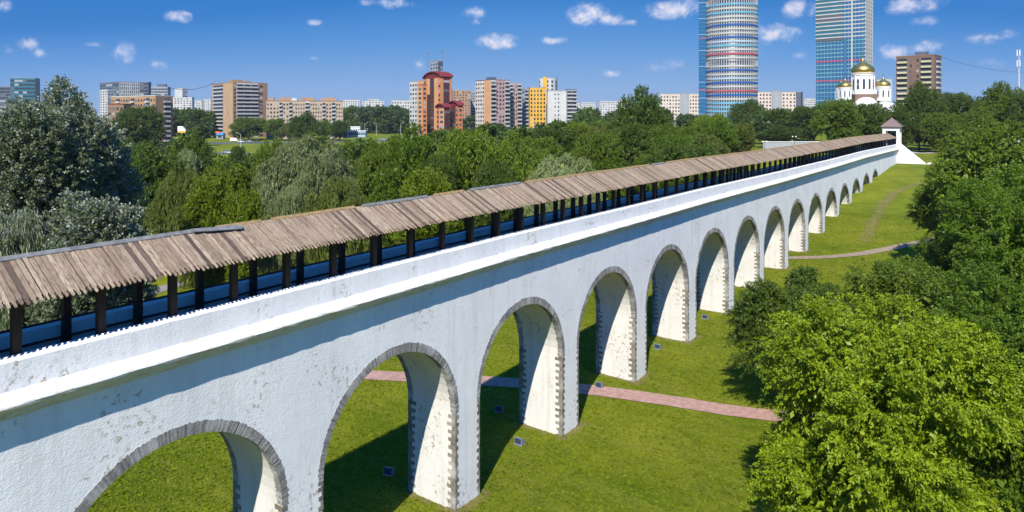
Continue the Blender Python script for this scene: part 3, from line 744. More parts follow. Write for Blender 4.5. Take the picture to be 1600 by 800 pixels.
make_tree('silver', 205, r, h, 2.0, 'tall silver-leaved poplar rising above the skyline at the left edge', loc, 1, nlobe=34, nspray=3600, nleaf=46, leaf=(.21, .12), droop=.1, spray=1.15, lobe=(.15, .30), up=.5, inner=.2)
loc, r, h = place(150, 262, 82, 50)
make_tree('silver', 207, r, h, 1.0, 'lower silvery poplar in front of the tall one, just above the board roof', loc, 2, nlobe=24, nspray=2000, nleaf=46, leaf=(.20, .12), droop=.1, spray=1.0, lobe=(.18, .34), up=.5, inner=.2)
MID = [
 ('silver', -25, 215, 75, 62, 'silvery poplar cut by the left edge of the photo'),
 ('silver', 20, 285, 70, 50, 'lower silvery poplar at the far left just over the board roof'),
 ('dark', 232, 232, 62, 92, 'dark grey-green tree right of the tall silver poplar'),
 ('willow', 262, 212, 60, 112, 'grey-green willow between the tall silver poplar and the flat brick block'),
 ('olive', 290, 258, 55, 84, 'olive tree left of the small yellow-green pair above the roof'),
 ('dark', 308, 214, 26, 118, 'small round dark tree under the orange kiosk roofs'),
 ('yellow', 335, 272, 42, 74, 'yellow-green pointed tree, left of a pair just above the grey loose sheet', ),
 ('yellow', 382, 280, 32, 72, 'yellow-green pointed tree, right of a pair just above the grey loose sheet'),
 ('yellow', 350, 256, 44, 98, 'yellow-green tree behind the pointed pair'),
 ('green', 425, 214, 30, 108, 'upright green tree left of the big grey-green willow'),
 ('willow', 487, 206, 82, 92, 'big grey-green willow standing alone above the middle of the board roof'),
 ('willow', 440, 262, 45, 84, 'lower grey-green willow on the left skirt of the big one'),
 ('olive', 528, 268, 62, 72, 'olive-green rounded tree before the big grey-green willow'),
 ('green', 604, 216, 48, 96, 'green tree just right of the big grey-green willow'),
 ('maple', 650, 205, 56, 92, 'green tree in front of the orange tower, left of two alike'),
 ('dark', 690, 235, 40, 84, 'dark tree low before the orange tower'),
 ('green', 742, 204, 62, 90, 'broad green tree below the cream and orange-striped tower'),
 ('green', 800, 218, 50, 96, 'green tree below the yellow apartment tower'),
 ('yellow', 672, 262, 52, 78, 'leafy light green tree touching the ridge below the orange tower'),
 ('dark', 772, 252, 42, 80, 'dark tree close behind the ridge, left of the pale willow'),
 ('sage', 885, 234, 66, 88, 'pale feathery willow just above the board roof'),
 ('sage', 838, 262, 40, 78, 'lower pale willow at the left foot of the feathery one'),
 ('dark', 868, 200, 50, 140, 'dark tree behind the pale feathery willow'),
 ('yellow', 905, 186, 26, 190, 'small bright round tree in the middle distance below the white far blocks'),
 ('olive', 945, 186, 32, 180, 'olive-grey willow left of the tall dark maple'),
 ('green', 935, 208, 45, 130, 'green tree low at the left of the tall dark maple'),
 ('dark', 1006, 143, 47, 150, 'tall dark maple standing above the skyline left of the round tower'),
 ('dark', 985, 190, 45, 140, 'dark tree at the left foot of the tall dark maple'),
 ('green', 1040, 196, 36, 140, 'green tree at the right foot of the tall dark maple'),
 ('yellow', 1076, 192, 20, 180, 'small light green tree left of the pointed firs'),
 ('bright', 1114, 176, 32, 190, 'bright yellow-green tree at the foot of the round tower'),
 ('olive', 1096, 205, 32, 160, 'olive tree below the bright yellow-green one'),
 ('olive', 1128, 200, 26, 170, 'brownish pointed fir below the round tower'),
 ('olive', 1158, 186, 22, 172, 'slender brownish fir below the right side of the round tower'),
 ('green', 1066, 214, 34, 140, 'green tree just above the ridge left of the firs'),
 ('dark', 1172, 158, 32, 340, 'dark tree right at the base of the round tower'),
 ('dark', 1215, 168, 34, 320, 'dark tree between the two glass towers'),
 ('dark', 1262, 166, 32, 300, 'dark tree at the foot of the square glass tower'),
 ('dark', 1216, 196, 36, 240, 'dark low tree behind the far end of the board roof'),
 ('green', 1310, 152, 38, 205, 'dense green tree before the church, left of two'),
 ('dark', 1350, 162, 36, 215, 'dense dark tree before the church, right of two'),
 ('dark', 1436, 134, 40, 222, 'tall dark tree below the brown brick tower'),
 ('dark', 1408, 172, 30, 214, 'dark tree between the church and the pavilion'),
 ('dark', 1498, 145, 34, 230, 'dark round tree right of the brown brick tower'),
 ('green', 1560, 134, 44, 215, 'green tree at the foot of the phone mast'),
 ('dark', 1618, 140, 40, 200, 'dark tree at the right edge behind the phone mast'),
 ('green', 1470, 176, 30, 205, 'green tree behind the footpath right of the pavilion'),
 ('green', 1530, 172, 34, 180, 'green tree on the bank behind the broad round tree'),
 ('green', 388, 182, 30, 505, 'tree in front of the striped brick tower, left of the road gap'),
 ('dark', 218, 166, 34, 330, 'dark round tree in front of the long brown brick block'),
 ('dark', 480, 178, 30, 420, 'dark tree before the long beige block'),
 ('green', 432, 184, 17, 500, 'street tree at the left foot of the long beige block'),
 ('olive', 455, 190, 18, 498, 'low street tree before the left third of the long beige block'),
 ('green', 508, 188, 17, 500, 'street tree before the right third of the long beige block'),
 ('dark', 530, 187, 16, 498, 'dark street tree at the right foot of the long beige block'),
 ('dark', 372, 228, 13, 240, 'small round bush tree standing between the two roads'),
]
FIRS = {'brownish pointed fir below the round tower', 'slender brownish fir below the right side of the round tower'}
for m_ in MID:
    inst(m_[0], m_[1], m_[2], m_[3], m_[4], m_[5], habit='cone' if (m_[5] in FIRS) else None)
for px in (930, 1000, 60, 640, 720, 575, 250, 330):              # low shrubs at the lawn's far edge, seen between the posts
    pass
rr = random.Random(21); occ = []
LMK = [(60, 'the teal glass office building'), (165, 'the brown brick block'), (230, 'the right end of the brick block'), (300, 'the billboards'), (375, 'the tan brick tower'), (450, 'the left half of the beige block'), (520, 'the right half of the beige block'),
       (590, 'the gap beside the beige block'), (660, 'the orange tower'), (735, 'the tan block'), (790, 'the cream striped tower'), (850, 'the yellow tower'), (900, 'the plain white tower'), (970, 'the far white blocks'), (1050, 'the white blocks with square windows'), (1140, 'the round tower'), (1220, 'the two glass towers'), (1300, 'the square glass tower'), (1360, 'the church'), (1440, 'the brown stone tower'), (1540, 'the stretch left of the phone mast'), (1600, 'the phone mast')]
ORD = ['leftmost', 'second', 'third', 'fourth', 'fifth', 'sixth', 'seventh', 'eighth', 'ninth', 'tenth', 'eleventh', 'twelfth', 'rightmost']
def relabel(lst, belt):
    by = {}
    for px, o in lst: by.setdefault(min(LMK, key=lambda q: abs(q[0]-px))[1], []).append((px, o))
    for lm, l in by.items():
        l.sort(key=lambda q: q[0])
        for i, (px, o) in enumerate(l):
            o['label'] = (f'only {belt} tree below {lm}' if len(l) == 1 else (f'{ORD[min(i, 12)]} of the {belt} trees below {lm}' + (' from left' if 0 < i < 12 and len(lm.split()) < 7 else '')))
def scatter(n, p0, p1, d0, d1, h0, h1, kinds, label, group, habit='far', keep=None, top_min=None):
    k = 0; tries = 0; mine = []
    while k < n and tries < n*40:
        tries += 1
        px = rr.uniform(p0, p1); d = math.sqrt(rr.uniform(d0*d0, d1*d1)); h = rr.uniform(h0, h1)
        x, y = at(px, d); 
        if any((x-a)**2 + (y-b)**2 < 49 for a, b in occ): continue
        g = float(gz(x, y)); tp = HPY + (CZ - g - h)*FPX/d; bp2 = HPY + (CZ - g)*FPX/d
        rp_ = h*.55*FPX/d
        if 338 - rp_ < px < 424 + rp_ and tp < 246 and bp2 > 214: continue
        if 530 - rp_ < px < 640 + rp_*.5 and tp < 217 and bp2 > 214: continue
        if keep and not keep(px, d, tp): continue
        occ.append((x, y)); mine.append((px, inst(rr.choice(kinds), 0, 0, 0, d, label, group, habit, (x, y), h, h*rr.uniform(.40, .56)))); k += 1
    relabel(mine, label)
fg = lambda px, d, tp: tp > np.interp(px, [0, 200, 320, 420, 500, 600, 800, 900, 960, 1100, 1200], [240, 240, 232, 214, 205, 205, 205, 196, 190, 186, 186])
scatter(46, 150, 1130, 98, 170, 9, 14, ['green', 'dark', 'maple', 'green', 'olive'], 'nearer park', 'park trees behind the aqueduct', 'round', fg)
scatter(60, 150, 1180, 175, 330, 10, 15, ['dark', 'green', 'dark', 'far', 'olive'], 'middle-distance park', 'park trees in the middle distance', 'far', lambda px, d, tp: tp > 184)
scatter(100, -40, 1300, 420, 720, 10, 15, ['far', 'far', 'dark'], 'distant street', 'distant street trees', 'far', lambda px, d, tp: tp > 163)
scatter(26, 1150, 1640, 240, 420, 9, 13, ['far', 'dark'], 'far-end', 'trees beyond the far end', 'far', lambda px, d, tp: tp > 158)
hold = lambda px, d, tp: 152 < tp < 172
scatter(16, 532, 640, 640, 780, 20, 27, ['far', 'dark'], 'tall distant street', 'distant street trees', 'far', hold)
scatter(8, 262, 332, 450, 620, 16, 22, ['far', 'dark'], 'tall distant street', 'distant street trees', 'far', hold)
scatter(16, 892, 1030, 430, 620, 16, 23, ['far', 'dark'], 'tall distant street', 'distant street trees', 'far', hold)
# the wood that closes the horizon reads as one mass
vs = []; nn = 0; src = [PR[('far', k)][0] for k in range(3)]
sv = []
for me in src:
    a = np.empty(len(me.vertices)*3, np.float32); me.vertices.foreach_get('co', a); a = a.reshape(-1, 4, 3); sv.append(a[::4])
for k in range(420):
    px = rr.uniform(-200, 1700); d = 740 + 1500*rr.random()**1.5; x, y = at(px, d); g = float(gz(x, y)); s = rr.uniform(.8, 1.25) * (1 + d/2600); a = sv[k % 3].copy()
    cenq = a.mean(axis=1, keepdims=True); a = cenq + (a-cenq)*2.0
    ang = rr.random()*6.28; ca, sa = math.cos(ang), math.sin(ang)
    xx = (a[..., 0]*ca - a[..., 1]*sa)*s*1.25 + x; yy = (a[..., 0]*sa + a[..., 1]*ca)*s*1.25 + y; zz_ = a[..., 2]*min(s, 1.15) + g
    vs.append(np.stack([xx, yy, zz_], -1).reshape(-1, 3)); nn += len(a)
me = quads_mesh('far_wood', np.vstack(vs), nn, LM['far']); o = bpy.data.objects.new('far_wood', me); COL.objects.link(o)
tag(o, 'dark green wood closing the horizon behind the city blocks', 'wood', kind='stuff')

# ------------------------------------------------------------------ the city behind the park
def wm(name, col, **k): return mat(name, col, .8, .2, var=.14, vscale=.15, **k)
MB_ = {'brick': wm('tan_brick', (.36, .22, .125)), 'brickd': wm('brown_brick', (.25, .155, .10)), 'beige': wm('beige_panel', (.42, .33, .235)), 'white': wm('white_render', (.50, .495, .48)),
       'cream': wm('cream_panel', (.58, .50, .43)), 'orange': wm('orange_render', (.47, .19, .085)), 'orangel': wm('light_orange_render', (.55, .30, .15)), 'yellow': wm('yellow_render', (.62, .36, .05)), 'redroof': wm('red_metal_roof', (.17, .022, .026)),
       'pink': wm('pink_panel', (.42, .27, .26)), 'grey': wm('grey_panel', (.30, .32, .35)), 'dgrey': wm('dark_grey_panel', (.09, .11, .15)), 'teal': mat('teal_glass', (.03, .12, .17), .25, .5), 'redbrick': wm('red_brick', (.33, .10, .06)),
       'blueg': mat('blue_glass', (.02, .10, .22), .2, .5), 'bwhite': wm('balcony_white', (.43, .43, .42)), 'tanl': wm('light_tan_brick', (.42, .285, .17)), 'darkred': mat('dark_red_glass', (.09, .015, .018), .3, .4), 'brown': wm('brown_stone', (.185, .115, .085)), 'ybal': wm('yellowish_balcony', (.50, .46, .28))}
M_win = [mat('window_dark', (.03, .035, .045), .2, .5), mat('window_mid', (.09, .10, .12), .3, .5), mat('window_pale', (.30, .30, .29), .6, .2)]
def unit_box(name, m):
    mb = MB(); mb.box(-.5, .5, -.5, .5, -.5, .5); o = mb.build(name, m); me = o.data; bpy.data.objects.remove(o); return me
WME = [unit_box('window', m) for m in M_win]; BME = {}
def addbox(name, me, parent, c, s):
    o = bpy.data.objects.new(name, me); COL.objects.link(o); o.parent = parent; o.location = c; o.scale = s; return o
class Parts:
    """collects a kind of repeated part; the 100 highest become parts of their own, the rest one piece"""
    def __init__(s, name, t): s.name, s.t, s.l = name, t, []
    def add(s, me, c, sz): s.l.append((me, c, sz))
    def flush(s):
        s.l.sort(key=lambda q: -q[1][2]); 
        for me, c, sz in s.l[:100]: addbox(s.name, me, s.t, c, sz)
        rest = s.l[100:]
        if rest:
            mats = []; mb = MB()
            for me, c, sz in rest:
                m = me.materials[0]
                if m not in mats: mats.append(m)
                mb.cur = mats.index(m); mb.box(c[0]-sz[0]/2, c[0]+sz[0]/2, c[1]-sz[1]/2, c[1]+sz[1]/2, c[2]-sz[2]/2, c[2]+sz[2]/2)
            tag(mb.build(s.name, mats, s.t), kind='stuff')
def lens(pxc, px, d, ang):
    lat = (pxc-CPX)/FPX*d; k = (px-CPX)/FPX; return (k*d - lat)/(math.cos(ang) - k*math.sin(ang))
def block(name, label, pxl, pxc, pxr, top, d, phi, left, right, fl=3.0, wall='brick', cat='apartment block', group=None, roofbox=(), base=None, wsz=(.55, .50), depth=None, topline=None):
    """box building: pxc is its near corner, phi turns the right-hand face away; a facade is a list of (width share, material, style, columns)"""
    x, y = at(pxc, d); g = float(gz(x, y)) - .5; ph = R(phi); H_ = zat(top, d) - g
    A = lens(pxc, pxr, d, ph) if pxr > pxc else (depth or 14)
    B = lens(pxc, pxl, d, ph + math.pi/2) if pxl < pxc else (depth or 14)
    if B <= 0 or B > 110:
        pxc = pxl; x, y = at(pxc, d); A = lens(pxc, pxr, d, ph); B = depth or 14; left = None
    if A <= 0 or A > 200: A = 14; right = None
    t = thing(name, label, cat, (x, y, g), TH + ph, group)
    mb = MB(); mb.box(0, A, 0, B, 0, H_); mb.build('wall', MB_[wall], t)
    mb = MB(); mb.box(-.15, A+.15, -.15, B+.15, H_, H_+.5); mb.build('roof_edge', MB_[topline] if topline else MB_['grey'], t)
    wp = Parts('window', t); bp = Parts('balcony', t); nf = max(1, int((H_-1.0)/fl)); jr = random.Random(int(pxc*7))
    for face, Lf, segs in (('R', A, right), ('L', B, left)):
        if not segs or Lf < .5: continue
        tot = sum(q[0] for q in segs); u0 = 0
        if face == 'L': segs = segs[::-1]                    # facades are written left to right as seen
        for (sh, m_, st, nc) in segs:
            w = Lf*sh/tot
            if m_ != wall:
                mb = MB(); e = .12
                if face == 'R': mb.box(u0, u0+w, -e, -.002, 0, H_+(.25 if st != '-' else .1))
                else: mb.box(-e, -.002, u0, u0+w, 0, H_+.25)
                mb.build('facade_panel', MB_[m_], t)
            off = .14 if m_ != wall else .02
            for f_ in range(nf):
                zc = H_ - 1.0 - fl*(f_+.5)
                if zc < -1: continue
                for c in range(nc):
                    uc = u0 + w*(c+.5)/nc; cw = w/nc
                    me = WME[0 if jr.random() < .62 else (1 if jr.random() < .6 else 2)]
                    def put(P_, me_, uc_, zc_, w_, h_, o0, o1):
                        if face == 'R': P_.add(me_, (uc_, -(o0+o1)/2, zc_), (w_, o1-o0, h_))
                        else: P_.add(me_, (-(o0+o1)/2, uc_, zc_), (o1-o0, w_, h_))
                    if st == 'w': put(wp, me, uc, zc, cw*wsz[0], fl*wsz[1], off-.1, off+.04)
                    elif st == 'r': put(wp, me, uc, zc, cw*.94, fl*.5, off-.1, off+.04)
                    elif st in 'by':
                        put(wp, WME[0] if jr.random() < .7 else WME[1], uc, zc+.15*fl, cw*.92, fl*.58, off-.1, off+.05)
                        mt_ = 'bwhite' if st == 'b' else 'ybal'
                        if mt_ not in BME: BME[mt_] = unit_box('balcony', MB_[mt_])
                        put(bp, BME[mt_], uc, zc-.28*fl, cw*.95, fl*.36, off-.05, off+.95)
            u0 += w
    wp.flush(); bp.flush()
    for (fx, w_, h_, m_) in roofbox:
        mb = MB(); mb.box(A*fx, A*fx+w_, B*.25, B*.25+min(B*.5, 6), H_+.5, H_+.5+h_); mb.build('rooftop_box', MB_[m_], t)
    return t, A, B, H_
def aerials(t, A, B, H_, n, hmax, seed=1):
    jr = random.Random(seed)
    for k in range(n):
        mb = MB(); x, y = A*jr.random(), B*jr.random(); h = hmax*(.4+.6*jr.random()); mb.tube((x, y, H_), (x, y, H_+h), .10, .06, 5)
        mb.box(x-.6, x+.6, y-.05, y+.05, H_+h*.85, H_+h*.85+.1); mb.build('aerial', M_tin, t)
# left group
block('office_building', 'teal glass office building beside the tall silver poplar at the far left', 16, 20, 55, 122, 900, 12, [(1, 'teal', '-', 1)], [(1, 'teal', 'r', 6)], wall='teal', fl=5, cat='office building')
block('office_building', 'low dark grey office block at the very left edge of the skyline', -30, -26, 22, 135, 900, 8, [(1, 'dgrey', '-', 1)], [(1, 'dgrey', 'r', 4)], wall='dgrey', fl=4, cat='office building')
block('office_building', 'striped white and dark office block with a red line along its roof', 156, 186, 221, 128, 1050, 48, [(1, 'dgrey', 'r', 3)], [(1, 'white', 'w', 11)], wall='white', fl=5.5, cat='office building', topline='redroof', wsz=(.45, .7))
block('office_building', 'narrow dark blue block at the right end of the striped office block', 218, 221, 232, 128, 1040, 12, [(1, 'dgrey', '-', 1)], [(1, 'dgrey', 'r', 2)], wall='dgrey', fl=5, cat='office building')
block('apartment_block', 'white and blue-windowed block behind the brown brick block', 156, 168, 182, 140, 800, 50, [(1, 'white', 'w', 3)], [(1, 'grey', 'w', 3)], wall='white')
block('office_building', 'grey stepped building behind the right end of the brown brick block', 236, 240, 262, 136, 980, 10, [(1, 'grey', '-', 1)], [(1, 'grey', 'r', 5)], wall='grey', fl=4, roofbox=((.3, 12, 4, 'dgrey'),), cat='office building')
block('apartment_block', 'slim white tower far off, right of the brown brick block', 273, 285, 293, 138, 1300, 50, [(1, 'white', '-', 1)], [(1, 'grey', 'r', 2)], wall='white', fl=4)
block('apartment_block', 'low white terrace below the slim white tower', 262, 266, 300, 152, 1280, 8, [(1, 'white', '-', 1)], [(1, 'white', 'w', 8)], wall='white', fl=4)
for i, (a, b, tp) in enumerate(((303, 316, 157), (318, 330, 155))):
    block('apartment_block', ['small white block in the gap left of the striped brick tower', 'small white block touching the striped brick tower'][i], a, a+2, b, tp, 1500, 10, [(1, 'white', '-', 1)], [(1, 'white', 'w', 4)], wall='white', fl=4)
t, A, B, H_ = block('apartment_block', 'long brown brick block with balconies on its right end, behind the round dark tree', 174, 243, 270, 150, 420, 58, [(1, 'brick', 'w', 3), (.7, 'brick', 'b', 1), (2, 'brick', 'w', 4), (.7, 'brick', 'b', 1), (2, 'brick', 'w', 4), (.7, 'brick', 'b', 1), (1, 'brick', 'w', 2)], [(1, 'brickd', '-', 1), (.8, 'brickd', 'b', 1), (.35, 'brickd', '-', 1)], topline='white')
aerials(t, A, B, H_, 8, 3, 2)
block('apartment_block', 'low darker brick wing at the left of the long brown brick block', 168, 171, 193, 163, 400, 12, [(1, 'brickd', '-', 1)], [(1, 'brickd', 'w', 4)], wall='brickd', topline='redroof')
t, A, B, H_ = block('apartment_tower', 'tan brick tower with white striped balconies and a roof hut', 331, 364, 418, 129, 540, 42, [(.15, 'brick', '-', 1), (1, 'brick', 'b', 1), (.9, 'tanl', '-', 1)], [(.4, 'brickd', 'w', 1), (2.4, 'white', 'b', 3), (.7, 'brickd', 'w', 1), (.4, 'brickd', '-', 1)], wall='brick', roofbox=((.12, 9, 2.4, 'brick'), (.5, 6, 1.6, 'brick')), topline='brickd')
aerials(t, A, B, H_+2, 9, 3.5, 3)
t, A, B, H_ = block('apartment_block', 'long beige block with small roof huts right of the tan brick tower', 416, 420, 536, 158, 520, 14, [(1, 'beige', '-', 1)], [(2, 'beige', 'w', 4), (.5, 'beige', 'b', 1), (1, 'beige', 'w', 2), (.5, 'beige', 'b', 1), (2, 'beige', 'w', 5), (.7, 'white', 'b', 1), (2, 'beige', 'w', 5), (.5, 'beige', 'b', 1), (1, 'beige', 'w', 2), (.6, 'beige', 'b', 1), (1.2, 'beige', 'w', 3)], wall='beige', roofbox=((.02, 4, 2.2, 'brick'), (.16, 9, 2.4, 'brick'), (.30, 5, 2.0, 'white'), (.44, 10, 2.4, 'brick'), (.72, 10, 2.4, 'brick')), topline='brickd')
aerials(t, A, B, H_, 12, 2.6, 4)
for i, (a, b, tp, d_) in enumerate(((536, 562, 156, 1500), (566, 600, 158, 1600), (612, 640, 157, 900), (574, 592, 155, 1700), (905, 930, 160, 1500), (934, 966, 158, 1600), (966, 985, 155, 1400), (888, 906, 161, 1300), (1254, 1274, 154, 1300))):
    block('apartment_block', ['far white block at the right end of the long beige block', 'far pale block low on the skyline left of the orange tower', 'white slab peeping out left of the orange tower', 'small far white block, higher one in the hazy row left of the orange tower', 'far white block right of the white apartment tower, left of three',
        'far white block right of the white apartment tower, middle of three', 'far cream block right of the white apartment tower, right of three', 'low far block tucked behind the white apartment tower', 'small far white block at the left foot of the square glass tower'][i],
        a, a+3, b, tp, d_, 10, [(1, 'white', '-', 1)], [(1, 'white', 'w', 7)], wall='white', fl=4)
# orange tower group
block('apartment_tower', 'white slab with an orange edge standing just left of the red-roofed tower', 640, 652, 664, 127, 470, 35, [(1, 'white', 'w', 3)], [(1, 'orangel', '-', 1)], wall='white')
t, A, B, H_ = block('apartment_tower', 'grey concrete tower with two masts rising behind the red-roofed tower', 672, 684, 692, 95, 560, 30, [(1, 'grey', 'w', 3)], [(1, 'dgrey', 'w', 2)], wall='grey')
for fx in (.0, 1.0):
    mb = MB(); x_ = -2 if fx == 0 else A; y_ = B if fx == 0 else 1; mb.tube((x_, y_, H_-4), (x_, y_, H_+9.5), .25, .12, 6); mb.box(x_-1.1, x_+1.1, y_-.2, y_+.2, H_+7.2, H_+7.9); mb.build('mast', M_tin, t)
def curved_roof(t, x0, x1, y0, y1, z, h, m, over=.8, axis='x'):
    mb = MB(); n = 10; pts = []
    for k in range(n+1):
        a = k/n; pts.append((a, math.sin(math.pi*a)**.7*h))
    for k in range(n):
        (a, ha), (b, hb) = pts[k], pts[k+1]
        if axis == 'x':
            xa, xb = x0-over+(x1-x0+2*over)*a, x0-over+(x1-x0+2*over)*b
            mb.hexa([(xa, y0-over, z+ha), (xb, y0-over, z+hb), (xb, y1+over, z+hb), (xa, y1+over, z+ha), (xa, y0-over, z+ha+.7), (xb, y0-over, z+hb+.7), (xb, y1+over, z+hb+.7), (xa, y1+over, z+ha+.7)])
            if k not in (0, n-1): mb.quad((xa, y0+.05, z-.1), (xb, y0+.05, z-.1), (xb, y0+.05, z+hb), (xa, y0+.05, z+ha))
        else:
            ya, yb = y0-over+(y1-y0+2*over)*a, y0-over+(y1-y0+2*over)*b
            mb.hexa([(x0-over, ya, z+ha), (x1+over, ya, z+ha), (x1+over, yb, z+hb), (x0-over, yb, z+hb), (x0-over, ya, z+ha+.7), (x1+over, ya, z+ha+.7), (x1+over, yb, z+hb+.7), (x0-over, yb, z+hb+.7)])
            if k not in (0, n-1): mb.quad((x0+.05, ya, z-.1), (x0+.05, yb, z-.1), (x0+.05, yb, z+hb), (x0+.05, ya, z+ha))
    return mb.build('roof', m, t)
t, A, B, H_ = block('apartment_tower', 'tall orange tower with dark glazed strips and a curved dark red roof', 662, 689, 706, 121, 450, 32, [(.7, 'orange', 'w', 1), (.9, 'orangel', '-', 1), (1.0, 'darkred', 'r', 1), (.9, 'orangel', '-', 1), (.7, 'orange', 'w', 1)], [(.5, 'orange', '-', 1), (1.2, 'darkred', 'r', 1), (.5, 'orange', '-', 1)], wall='orange', topline='redroof')
curved_roof(t, 0, A, 0, B, H_+.4, 3.6, MB_['redroof'], axis='y')
block('apartment_tower', 'orange stair wing on the left side of the tall orange tower', 653, 660, 667, 133, 455, 32, [(1, 'orangel', 'w', 1)], [(1, 'orange', 'w', 1)], wall='orange', topline='redroof')
t, A, B, H_ = block('apartment_tower', 'lower orange block with a rounded red roof, right of the tall orange tower', 700, 716, 723, 166, 430, 32, [(.5, 'orange', 'w', 1), (1, 'darkred', 'r', 1), (.5, 'orange', 'w', 1)], [(1, 'orange', 'w', 1)], wall='orange', topline='redroof')
curved_roof(t, 0, A, 0, B, H_+.3, 2.6, MB_['redroof'], axis='y')
t, A, B, H_ = block('apartment_tower', 'lowest orange wing with a sloping red roof, in front of the tall orange tower', 682, 694, 703, 169, 428, 32, [(.6, 'orange', 'w', 1), (1, 'orangel', 'w', 1)], [(1, 'darkred', 'r', 1)], wall='orange', topline='redroof')
curved_roof(t, 0, A, 0, B, H_+.3, 2.0, MB_['redroof'], axis='y')
block('apartment_block', 'tan block between the orange towers and the cream striped tower', 704, 708, 735, 141, 800, 12, [(1, 'brick', '-', 1)], [(1, 'brick', 'w', 6)], wall='brick')
block('apartment_block', 'narrow grey block beside the tan one', 734, 736, 743, 143, 830, 12, [(1, 'grey', '-', 1)], [(1, 'grey', 'r', 1)], wall='grey')
t, A, B, H_ = block('apartment_tower', 'cream panel tower with one bright orange stripe down its corner', 743, 767, 796, 125, 500, 35, [(1.3, 'cream', 'w', 4), (.9, 'orangel', '-', 1)], [(.5, 'white', 'b', 1), (1, 'pink', 'w', 3), (.5, 'white', 'b', 1)], wall='cream', topline='dgrey', roofbox=((.2, 5, 2, 'dgrey'), (.7, 4, 1.6, 'grey')))
aerials(t, A, B, H_, 8, 3, 6)
block('apartment_tower', 'white balconied tower stepping down right of the cream striped tower', 793, 795, 815, 130, 520, 30, [(1, 'white', '-', 1)], [(1, 'white', 'b', 1), (1, 'pink', 'w', 2), (1, 'white', 'b', 1)], wall='white', topline='grey')
block('apartment_tower', 'grey apartment wing left of the yellow tower', 815, 820, 830, 139, 540, 25, [(1, 'grey', 'w', 1)], [(1, 'grey', 'b', 2)], wall='grey')
block('apartment_tower', 'yellow apartment tower with red brick lower floors', 826, 828, 853, 137, 520, 8, [(1, 'yellow', '-', 1)], [(1, 'yellow', 'w', 5)], wall='yellow', wsz=(.5, .6))
t = thing('apartment_tower', 'round white and yellow tower top rising between the yellow and white towers', 'apartment block', (*at(856, 548), 0), TH)
mb = MB(); mb.lathe([(7.4, 0), (7.4, zat(123, 548)), (0, zat(123, 548))], 24); mb.build('wall', MB_['white'], t)
mb = MB(); mb.box(-4.2, -1.0, -8.0, -6.0, 20, zat(121, 548)); mb.build('yellow_bay', MB_['yellow'], t)
wp = Parts('window', t)
for f_ in range(6):
    for k in range(5):
        a = R(-150+k*28); 
        if k == 1: continue
        wp.add(WME[0], (7.35*math.cos(a), 7.35*math.sin(a), zat(123, 548)-2.5-3.2*f_), (1.2, .5, 1.7))
wp.flush()
t, A, B, H_ = block('apartment_tower', 'plain white apartment tower with two columns of windows', 854, 856, 885, 142, 500, 8, [(1, 'white', '-', 1)], [(.8, 'white', '-', 1), (1, 'white', 'w', 2), (.9, 'white', '-', 1)], wall='white', wsz=(.35, .4))
aerials(t, A, B, H_, 5, 3, 8); mb = MB(); mb.tube((A*.6, 5, H_), (A*.6, 5, H_+15), .18, .08, 6); mb.build('mast', M_tin, t)
block('apartment_tower', 'grey-blue apartment wing at the right of the plain white tower', 884, 886, 901, 140, 560, 14, [(1, 'grey', '-', 1)], [(1, 'grey', 'b', 2)], wall='grey', topline='teal')
# school-like white complex round the foot of the round tower
for i, (a, b, tp, m_, cols) in enumerate(((1031, 1063, 147, 'cream', 7), (1063, 1076, 146, 'grey', 0), (1076, 1094, 147, 'cream', 4), (1180, 1206, 144, 'cream', 5), (1206, 1221, 142, 'grey', 0), (1221, 1244, 144, 'cream', 4), (1244, 1254, 144, 'dgrey', 0))):
    block('office_building', ['white block with square windows left of the round tower', 'blank grey stair block between two white blocks, left of the round tower', 'white block with square windows touching the left side of the round tower', 'white block with dull red window strips touching the right side of the round tower',
        'blank grey stair block between two white blocks, right of the round tower', 'white block with dull red window strips, nearer the square tower', 'dark slanting end of the white complex beside the square tower'][i], a, a+.6, b, tp, 700, 6, None, [(1, m_, 'w' if cols else '-', max(1, cols))], wall=m_, fl=3.6, cat='office building', wsz=(.5, .5))
# round tower
d = 560; x, y = at(1143, d); g = float(gz(x, y)); t = thing('glass_tower', 'tall round tower with white, blue and red floor bands', 'skyscraper', (x, y, g), TH - .32)
RT = 20.1; HT = zat(-60, d) - g; mb = MB(); mb.lathe([(RT-.5, 0), (RT-.5, HT), (0, HT)], 64); mb.build('glazing', mat('tower_glass', (.022, .04, .07), .4, .4), t, True)
CB = {'w': wm('band_white', (.44, .44, .42)), 'b': wm('band_blue', (.025, .10, .33)), 'l': wm('band_light_blue', (.13, .36, .50)), 'r': wm('band_red', (.42, .09, .12)), 'd': wm('band_dark', (.03, .04, .06)), 'p': wm('band_pale_blue', (.36, .45, .55)), 'c': wm('band_cyan', (.12, .30, .36)), 'v': wm('band_mid_blue', (.05, .20, .34))}
SEQ = [(-60, 'w'), (-20, 'b'), (2, 'r'), (8.5, 'd'), (14, 'l'), (20, 'w'), (26, 'l'), (32, 'w'), (38, 'w'), (43, 'b'), (49, 'w'), (55, 'w'), (62, 'b'), (68, 'p'), (74, 'l'), (80, 'w'), (88, 'r'), (93, 'w'), (97.5, 'd'), (103, 'w'), (109, 'w'), (114, 'b'), (120, 'w'), (126, 'p'), (132, 'b'), (138, 'w'), (144.5, 'r'), (150, 'b'), (156, 'w'), (162, 'l'), (175, 'l')]
z = HT - 1.5; fh = 6.25*d/FPX
